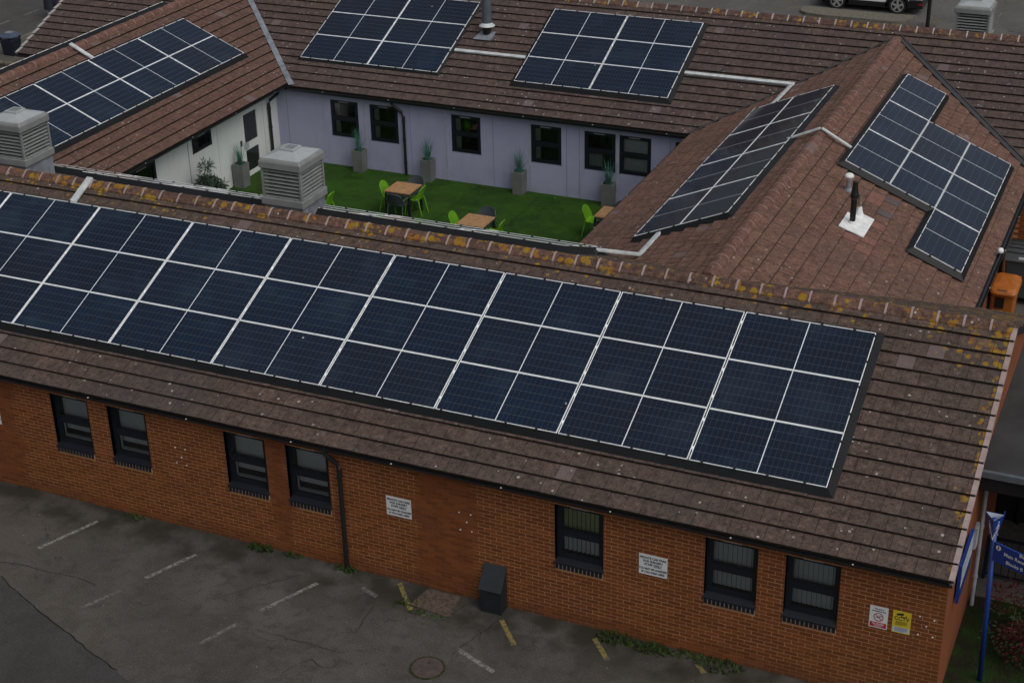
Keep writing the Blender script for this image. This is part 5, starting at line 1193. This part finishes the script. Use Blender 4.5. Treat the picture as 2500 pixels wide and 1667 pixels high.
MB().add(inn_t + inn_b, [(0, 3, 5, 2), (2, 5, 4, 1), (1, 4, 3, 0), (3, 4, 5)]).build('finial_lining', 'sign_paleblue', finial); MB().lathe((2.53, .23, 2.96), [(.045, 0), (.045, .12), (.02, .14)], 12).build('post_cap', 'sign_blue', finial)
MB().tube([(2.655, .30, 3.10), (2.66, .30, 3.20)], .012, 8).build('fixing', 'sign_blue', finial)
def walker(a, b, c_, flip, mt='sign_white'):
    # walking figure laid on the face with bottom edge a-b side, top corner c_
    pa = [a, b]; U = (b - a).normalized(); mid_t = c_; mb = MB(); n = U.cross((c_ - (a + b) / 2)).normalized(); n = n if n.y < 0 else -n; Vv = n.cross(U) if (n.cross(U)).z > 0 else -n.cross(U)
    o = (a + b) / 2 + Vv * .03; s_ = .40 * (-1 if flip else 1); S2 = .40
    def L(pts, r):
        mb.tube([o + U * (x * s_) + Vv * (z * S2) + n * .004 for x, z in pts], r * .45, 5)
    L([(.03, .80), (.035, .84)], .020); L([(.02, .72), (0, .42)], .022); L([(0, .42), (.11, .22), (.17, .02)], .012); L([(0, .42), (-.04, .22), (-.15, .10)], .012); L([(.02, .70), (.12, .50)], .008); L([(.02, .70), (-.09, .58), (-.06, .44)], .008)
    mb.build('walking_figure', mt, finial)
walker(tri_b[0], tri_b[2], (tri_t[0] + tri_t[2]) / 2, False); walker(tri_b[2], tri_b[1], (tri_t[2] + tri_t[1]) / 2, True)
fa, fb = AX((2.575, .20, 0)), AX((2.575, .20, 0)) + AX((.911, -.412, 0)) * 1.25
fd = (fb - fa).normalized(); fn = AX((fd.y, -fd.x, 0)); fn = fn if fn.y < 0 else -fn
fing = MB().prism([fa + AX((0, 0, 2.355)), fb + AX((0, 0, 2.355)), fb + AX((0, 0, 2.69)), fa + AX((0, 0, 2.69))], -fn * .03).build('finger_board', 'sign_blue', sp)
FM = lambda t, z: frame(fa + fd * t + AX((0, 0, z)) + fn * .0025, fd, AX((0, 0, 1)), fn)
dsk = MB(); dsk.add([FM(.085, 2.62) @ AX((.045 * math.cos(k * math.pi / 8), .045 * math.sin(k * math.pi / 8), 0)) for k in range(16)], [tuple(range(16))]); dsk.build('info_disc', 'sign_white', fing)
text('i', .085, frame(fa + fd * .085 + AX((0, 0, 2.622)) + fn * .004, fd, AX((0, 0, 1)), fn), 'text_black', fing, bold=.004)
text('Main Reception', .085, FM(.185, 2.555), 'sign_white', fing, align='LEFT', bold=.001); text('Blocks B', .085, FM(.235, 2.43), 'sign_white', fing, align='LEFT', bold=.001); text('Block', .085, FM(.44, 2.655), 'sign_white', fing, align='LEFT', bold=.001)
bs = thing('red_shrub', (3.3, 1.2, 0), 'dark red-leaved shrub behind the blue fingerpost', 'shrub')
for q in range(16):
    cx, cy = random.uniform(2.7, 4.6), random.uniform(.5, 2.1); cz = random.uniform(.25, .85)
    leafy(bs, 'photinia', (cx, cy, cz), .30, .30, .26, 130, .09, .022, .1, name='leaves')
leafy(bs, 'photinia_green', (3.5, 1.2, .45), 1.1, .8, .5, 700, .08, .02, .2, name='inner_leaves')
mb = MB()
for k in range(10): x0, y0 = random.uniform(2.9, 4.3), random.uniform(.8, 1.8); mb.tube([(x0, y0, .01), (x0 + random.uniform(-.2, .2), y0 + random.uniform(-.2, .2), .8)], [.02, .008], 6)
mb.build('stems', 'bark', bs)
gmb = MB()
for k in range(2600):
    x0, y0 = random.uniform(2.12, 4.2), random.uniform(-.8, 2.4); a = random.uniform(0, 6.28); h = random.uniform(.03, .10); dx, dy = .004 * math.cos(a), .004 * math.sin(a)
    gmb.add([(x0 - dx, y0 - dy, .012), (x0 + dx, y0 + dy, .012), (x0 + random.uniform(-.03, .03), y0 + random.uniform(-.03, .03), h)], [(0, 1, 2)])
gmb.build('bed_grass', 'weed', None, kind='stuff', label='short grass round the shrub in the planting bed', cat='grass')
rl = thing('railing', (4.5, 3.15, 0), 'low dark metal railing in front of the porch glazing', 'railing')
box('top_rail', 'navy', rl, 2.2, 3.12, .86, 8.5, 3.16, .90); box('bottom_rail', 'navy', rl, 2.2, 3.125, .12, 8.5, 3.155, .15)
for k in range(50): box('baluster', 'navy', rl, 2.25 + k * .125, 3.132, .15, 2.264 + k * .125, 3.148, .86)
for x in (2.2, 4.2, 6.2, 8.2): box('post', 'navy', rl, x, 3.115, .016, x + .05, 3.165, .86)

# bins by the east wall
ob = thing('wheelie_bin', (1.0, 13.85, 0), 'orange wheelie bin with moulded lid beyond the right eave', 'bin')
def taper(name, mat, parent, x0, y0, x1, y1, z0, z1, ins):
    b_ = [(x0 + ins, y0 + ins, z0), (x1 - ins, y0 + ins, z0), (x1 - ins, y1 - ins, z0), (x0 + ins, y1 - ins, z0)]; t_ = [(x0, y0, z1), (x1, y0, z1), (x1, y1, z1), (x0, y1, z1)]
    o = MB().add(b_ + t_, [(3, 2, 1, 0), (4, 5, 6, 7)] + [(a, (a + 1) % 4, 4 + (a + 1) % 4, 4 + a) for a in range(4)]).build(name, mat, parent); bevel(o, .045, 3); return o
taper('body', 'orange', ob, .66, 13.35, 1.22, 14.05, .06, .94, .05)
lr = []
for q, zq in ((1.0, .93), (1.02, .975), (.96, 1.03), (.80, 1.075), (.5, 1.095)):
    lr.append([AX((.94 + .315 * q * math.copysign(abs(math.cos(a)) ** .35, math.cos(a)), 13.72 + .48 * q * math.copysign(abs(math.sin(a)) ** .35, math.sin(a)), zq + .03 * math.sin(a))) for a in [2 * math.pi * (k + .5) / 28 for k in range(28)]])
MB().add([p for rg in lr for p in rg], [(i * 28 + k, i * 28 + (k + 1) % 28, (i + 1) * 28 + (k + 1) % 28, (i + 1) * 28 + k) for i in range(4) for k in range(28)] + [tuple(range(27, -1, -1)), tuple(4 * 28 + k for k in range(28))]).build('lid', 'orange', ob, smooth=False)
box('lid_grip', 'orange', ob, .82, 13.27, 1.0, 1.04, 13.36, 1.052, .01); box('grip_slot', 'fence', ob, .86, 13.262, 1.0, 1.0, 13.30, 1.036); MB().tube([(.68, 14.24, 1.0), (1.22, 14.24, 1.0)], .02, 8).build('handle', 'orange', ob)
for x in (.70, 1.12): MB().tube([(x, 14.02, .11), (x + .06, 14.02, .11)], .11, 16).build('wheel', 'black', ob)
box('label_plate', 'black', ob, .78, 13.325, .55, .98, 13.36, .8)
db = thing('wheeled_container', (1.2, 15.6, 0), 'dark grey four-wheeled waste container with ribbed lid', 'bin')
taper('body', 'bin_grey', db, .75, 14.75, 2.0, 15.75, .18, 1.15, .08)
pl = [(.72, 14.70, 1.15), (.72, 14.72, 1.20), (.72, 15.0, 1.33), (.72, 15.35, 1.38), (.72, 15.7, 1.33), (.72, 15.82, 1.18), (.72, 15.82, 1.15)]
bevel(MB().prism(pl, (1.31, 0, 0)).build('lid', 'bin_grey', db), .02)
for k, (y, z) in enumerate([(14.92, 1.305), (15.10, 1.355), (15.28, 1.376), (15.46, 1.37), (15.62, 1.35)]): MB().tube([(.76, y, z), (1.98, y, z)], .014, 6).build('lid_rib', 'black', db)
box('label_plate', 'sign_white', db, 1.05, 14.735, 1.215, 1.32, 14.76, 1.265)
for x in (.85, 1.78):
    for y in (14.9, 15.55): MB().tube([(x, y, .10), (x + .06, y, .10)], .10, 14).build('wheel', 'black', db)

# ------------------------------------------------------------------ car park: island, post, white car
isl = []
pts = [(-10.47, 38.85), (-10.2, 38.6), (-9.55, 38.44), (-8.15, 38.42), (-6.8, 38.41), (-6.45, 38.52), (-6.22, 38.85), (-6.16, 39.53), (-6.9, 39.5), (-7.4, 39.46), (-9.0, 39.52), (-10.35, 39.60), (-10.54, 39.40)]
it_ = MB().prism([(x, y, .0) for x, y in pts], (0, 0, .12)).build('kerbed_island', 'kerb', None, kind='structure')
lp = thing('lamp_post', (-5.46, 38.28, 0), 'black lamp post beside the white car', 'lamp post')
MB().tube([(-5.46, 38.28, 0), (-5.46, 38.28, 1.2)], .075, 14).build('base', 'black', lp); MB().tube([(-5.46, 38.28, 1.2), (-5.46, 38.28, 5.5)], .05, 12).build('post', 'black', lp); MB().box(-.25, -.1, 5.5, .25, .1, 5.6, Matrix.Translation((-5.46, 38.28, 0))).build('lantern', 'black', lp)
sheet('post_paving', 'manhole', [(-5.9, 37.6), (-5.2, 37.6), (-5.2, 38.9), (-5.9, 38.9)], .012)
car = thing('parked_car', (-8.13, 40.8, 0), 'white car parked behind the kerbed island, only its lower half in view', 'car')
CY0, CY1 = 39.93, 41.62; xf, xr = -10.12, -6.02
prof = [(xf + .02, .34), (xf, .62), (xf + .12, .80), (xf + .95, .98), (xf + 1.55, 1.50), (xf + 2.0, 1.60), (xr - .75, 1.58), (xr - .22, 1.05), (xr - .05, .88), (xr, .60), (xr - .05, .34)]
arch = lambda cx: [(cx + .40 * math.cos(R(a)), .32 + .40 * math.sin(R(a))) for a in range(0, 181, 20)]
low = [(xr - .05, .34)] + [(x, z) for x, z in arch(-6.95)] + [(-7.4, .30), (-8.9, .30)] + [(x, z) for x, z in arch(-9.31)] + [(xf + .02, .34)]
outline = prof[:-1] + low[:-1]
def side(ins, k=1.0): return [(x + (0 if z < 1 else ((-8.1 - x) * .02)), z) for x, z in outline]
mb = MB(); n = len(outline); yy = [CY0 + .06, CY0, CY1, CY1 - .06]
ringA = [(x, CY0 + (.02 if z < 1.0 else .02 + (z - 1.0) * .30), z) for x, z in outline]; ringB = [(x, CY1 - (.02 if z < 1.0 else .02 + (z - 1.0) * .30), z) for x, z in outline]
mb.add(ringA + ringB, [tuple(range(n - 1, -1, -1)), tuple(range(n, 2 * n))] + [(i, (i + 1) % n, n + (i + 1) % n, n + i) for i in range(n)])
body = mb.build('body', 'car_white', car)
wl = [(xf + 1.12, 1.02), (xf + 1.62, 1.46), (xf + 2.0, 1.54), (xr - .78, 1.52), (xr - .42, 1.05)]
for yA, sg in ((CY0, -1), (CY1, 1)):
    MB().prism([(x, yA - sg * (.02 + (z - 1.0) * .30) + sg * .004, z) for x, z in wl], (0, sg * -.01, 0)).build('side_window', 'car_glass', car)
MB().add([(xf + .98, CY0 + .16, 1.01), (xf + .98, CY1 - .16, 1.01), (xf + 1.53, CY1 - .24, 1.49), (xf + 1.53, CY0 + .24, 1.49)], [(0, 1, 2, 3)]).build('windscreen', 'car_glass', car)
box('sill_trim', 'black', car, -8.93, CY0 - .012, .22, -7.33, CY0 + .04, .42); box('front_bumper', 'black', car, xf - .02, CY0 + .03, .26, xf + .40, CY1 - .03, .52, .03); box('rear_bumper', 'black', car, xr - .50, CY0 - .006, .26, xr + .03, CY1 - .03, .60, .03)
box('underbody', 'black', car, xf + .2, CY0 + .12, .20, xr - .2, CY1 - .12, .5); box('tail_lamp', 'red_lamp', car, xr - .14, CY0 - .012, .66, xr + .005, CY0 + .2, .86, .01); box('reflector', 'red_lamp', car, xr - .12, CY0 - .012, .40, xr + .034, CY0 + .10, .47)
for x in (-9.31, -6.95):
    arc = MB(); ro = [(x + .47 * math.cos(R(a)), .32 + .47 * math.sin(R(a))) for a in range(-8, 189, 14)]; ri = [(x + .385 * math.cos(R(a)), .32 + .385 * math.sin(R(a))) for a in range(188, -9, -14)]
    arc.prism([(a, CY0 - .012, b) for a, b in ro + ri], (0, .05, 0)).build('arch_trim', 'black', car)
    for yA, sg in ((CY0 + .01, 1), (CY1 - .22, -1)):
        wh = MB().tube([(x, yA, .32), (x, yA + .21, .32)], .32, 28).build('wheel', 'tyre', car)
        yf = yA - .006 if sg > 0 else yA + .216
        mb = MB(); v = []; f = []
        for k in range(32):
            a = 2 * math.pi * k / 32; v += [(x + .215 * math.cos(a), yf, .32 + .215 * math.sin(a)), (x + .245 * math.cos(a), yf, .32 + .245 * math.sin(a))]
        mb.add(v, [(2 * k, 2 * k + 1, (2 * k + 3) % 64, (2 * k + 2) % 64) for k in range(32)])
        for k in range(5):
            a = 2 * math.pi * k / 5 + .3; d = AX((math.cos(a), 0, math.sin(a))); t_ = AX((-d.z, 0, d.x)); o_ = AX((x, yf - .001 * sg, .32))
            mb.add([o_ + t_ * .035 + d * .03, o_ + t_ * .045 + d * .22, o_ - t_ * .045 + d * .22, o_ - t_ * .035 + d * .03], [(0, 1, 2, 3)])
        mb.add([AX((x + .055 * math.cos(k * .5236), yf - .002 * sg, .32 + .055 * math.sin(k * .5236))) for k in range(12)], [tuple(range(12))])
        mb.build('rim', 'alloy', wh)
box('door_line', 'black', car, -8.18, CY0 + .017, .45, -8.172, CY0 + .0205, 1.0)

# ------------------------------------------------------------------ far left: bin, fence, people
lb = thing('litter_bin', (-36.1, 23.35, .1), 'dark navy street litter bin with open hood at the left edge', 'litter bin')
taper('body', 'bin_navy', lb, -36.42, 23.08, -35.86, 23.64, .10, .70, .04)
for a in (-36.41, -35.93):
    for b in (23.09, 23.57): box('hood_post', 'bin_navy', lb, a, b, .70, a + .06, b + .06, .82)
ht = [(-36.45, 23.05, .80), (-35.83, 23.05, .80), (-35.83, 23.67, .80), (-36.45, 23.67, .80)]; h2 = [(-36.30, 23.20, .92), (-35.98, 23.20, .92), (-35.98, 23.52, .92), (-36.30, 23.52, .92)]
MB().add(ht + h2, [(3, 2, 1, 0), (4, 5, 6, 7)] + [(a, (a + 1) % 4, 4 + (a + 1) % 4, 4 + a) for a in range(4)]).build('hood', 'bin_lid', lb); MB().lathe((-36.14, 23.36, .921), [(.15, 0), (.15, .015), (.12, .02)], 20).build('ash_tray', 'lead', lb)
fc = thing('timber_fence', (-33.5, 19.5, .1), 'low weathered timber fence at the left edge below the litter bin', 'fence')
box('top_rail', 'fence', fc, -37.2, 19.44, 1.13, -32.2, 19.58, 1.20)
for k in range(34): box('board', 'fence', fc, -37.15 + k * .145, 19.49, .12, -37.15 + k * .145 + .125, 19.515, 1.13)
for k in range(4): box('post', 'fence', fc, -37.1 + k * 1.6, 19.515, .10, -37.0 + k * 1.6, 19.60, 1.13)
def person(label, x, y, coat, yaw):
    root_ = Matrix.Translation((x, y, .006)) @ Matrix.Rotation(yaw, 4, 'Z')
    J = dict(pel=(0, 0, .95), ch=(0, 0, 1.30), nk=(0, 0, 1.47), hd=(0.02, 0, 1.60), ht=(.01, 0, 1.70), lh=(0, .10, .90), lk=(.02, .11, .48), la=(0, .12, .08), lt=(.13, .13, .04), rh=(0, -.10, .90), rk=(.03, -.11, .48), ra=(-.02, -.12, .08), rt=(.11, -.13, .04),
             ls=(0, .19, 1.40), le=(-.02, .25, 1.12), lw=(.06, .25, .88), lf=(.08, .24, .78), rs=(0, -.19, 1.40), re=(-.02, -.25, 1.12), rw=(.06, -.25, .88), rf=(.08, -.24, .78))
    rad = dict(pel=.15, ch=.16, nk=.06, hd=.095, ht=.07, lh=.09, lk=.06, la=.045, lt=.035, rh=.09, rk=.06, ra=.045, rt=.035, ls=.07, le=.05, lw=.035, lf=.03, rs=.07, re=.05, rw=.035, rf=.03)
    E_ = [('pel', 'ch'), ('ch', 'nk'), ('nk', 'hd'), ('hd', 'ht'), ('pel', 'lh'), ('lh', 'lk'), ('lk', 'la'), ('la', 'lt'), ('pel', 'rh'), ('rh', 'rk'), ('rk', 'ra'), ('ra', 'rt'), ('ch', 'ls'), ('ls', 'le'), ('le', 'lw'), ('lw', 'lf'), ('ch', 'rs'), ('rs', 're'), ('re', 'rw'), ('rw', 'rf')]
    ks = list(J); me = bpy.data.meshes.new('person'); me.from_pydata([root_ @ AX(J[k]) for k in ks], [(ks.index(a), ks.index(b)) for a, b in E_], [])
    o = bpy.data.objects.new('person', me); col.objects.link(o); ABS[o.name] = Matrix.Identity(4); me.materials.append(M['trouser'])
    sk = o.modifiers.new('skin', 'SKIN'); ss = o.modifiers.new('sub', 'SUBSURF'); ss.levels = 1; ss.render_levels = 2
    for i, k in enumerate(ks): me.skin_vertices[0].data[i].radius = (rad[k], rad[k]); me.skin_vertices[0].data[i].use_root = (k == 'pel')
    tag(o, label, 'person', 'people at the road edge')
    mb = MB(); v = []; sec = [(.36, .27, .20), (.60, .25, .19), (.95, .22, .17), (1.15, .20, .15), (1.38, .23, .15), (1.46, .12, .10)]; n = 16
    for z, a, b in sec: v += [root_ @ AX((b * math.cos(2 * math.pi * k / n), a * math.sin(2 * math.pi * k / n), z)) for k in range(n)]
    mb.add(v, [(i * n + k, i * n + (k + 1) % n, (i + 1) * n + (k + 1) % n, (i + 1) * n + k) for i in range(len(sec) - 1) for k in range(n)]).build('coat', coat, o)
    for sg in (-1, 1): MB().tube([root_ @ AX((0, sg * .19, 1.40)), root_ @ AX((-.02, sg * .25, 1.12)), root_ @ AX((.06, sg * .25, .90))], [.085, .07, .055], 10).build('sleeve', coat, o)
    MB().lathe(root_ @ AX((.0, 0, 1.58)), [(.05, -.06), (.11, -.02), (.12, .06), (.10, .13), (.04, .16)], 14).build('hair', 'hair', o)
    MB().lathe(root_ @ AX((.05, 0, 1.56)), [(.03, -.07), (.075, -.03), (.085, .03), (.06, .08)], 14).build('face', 'skin', o)
person('person in a dark coat and pale trousers standing at the road edge', -38.35, 28.30, 'coat', 1.2); person('person in a purple coat beside the dark-coated person', -37.95, 28.45, 'coat2', 1.0)
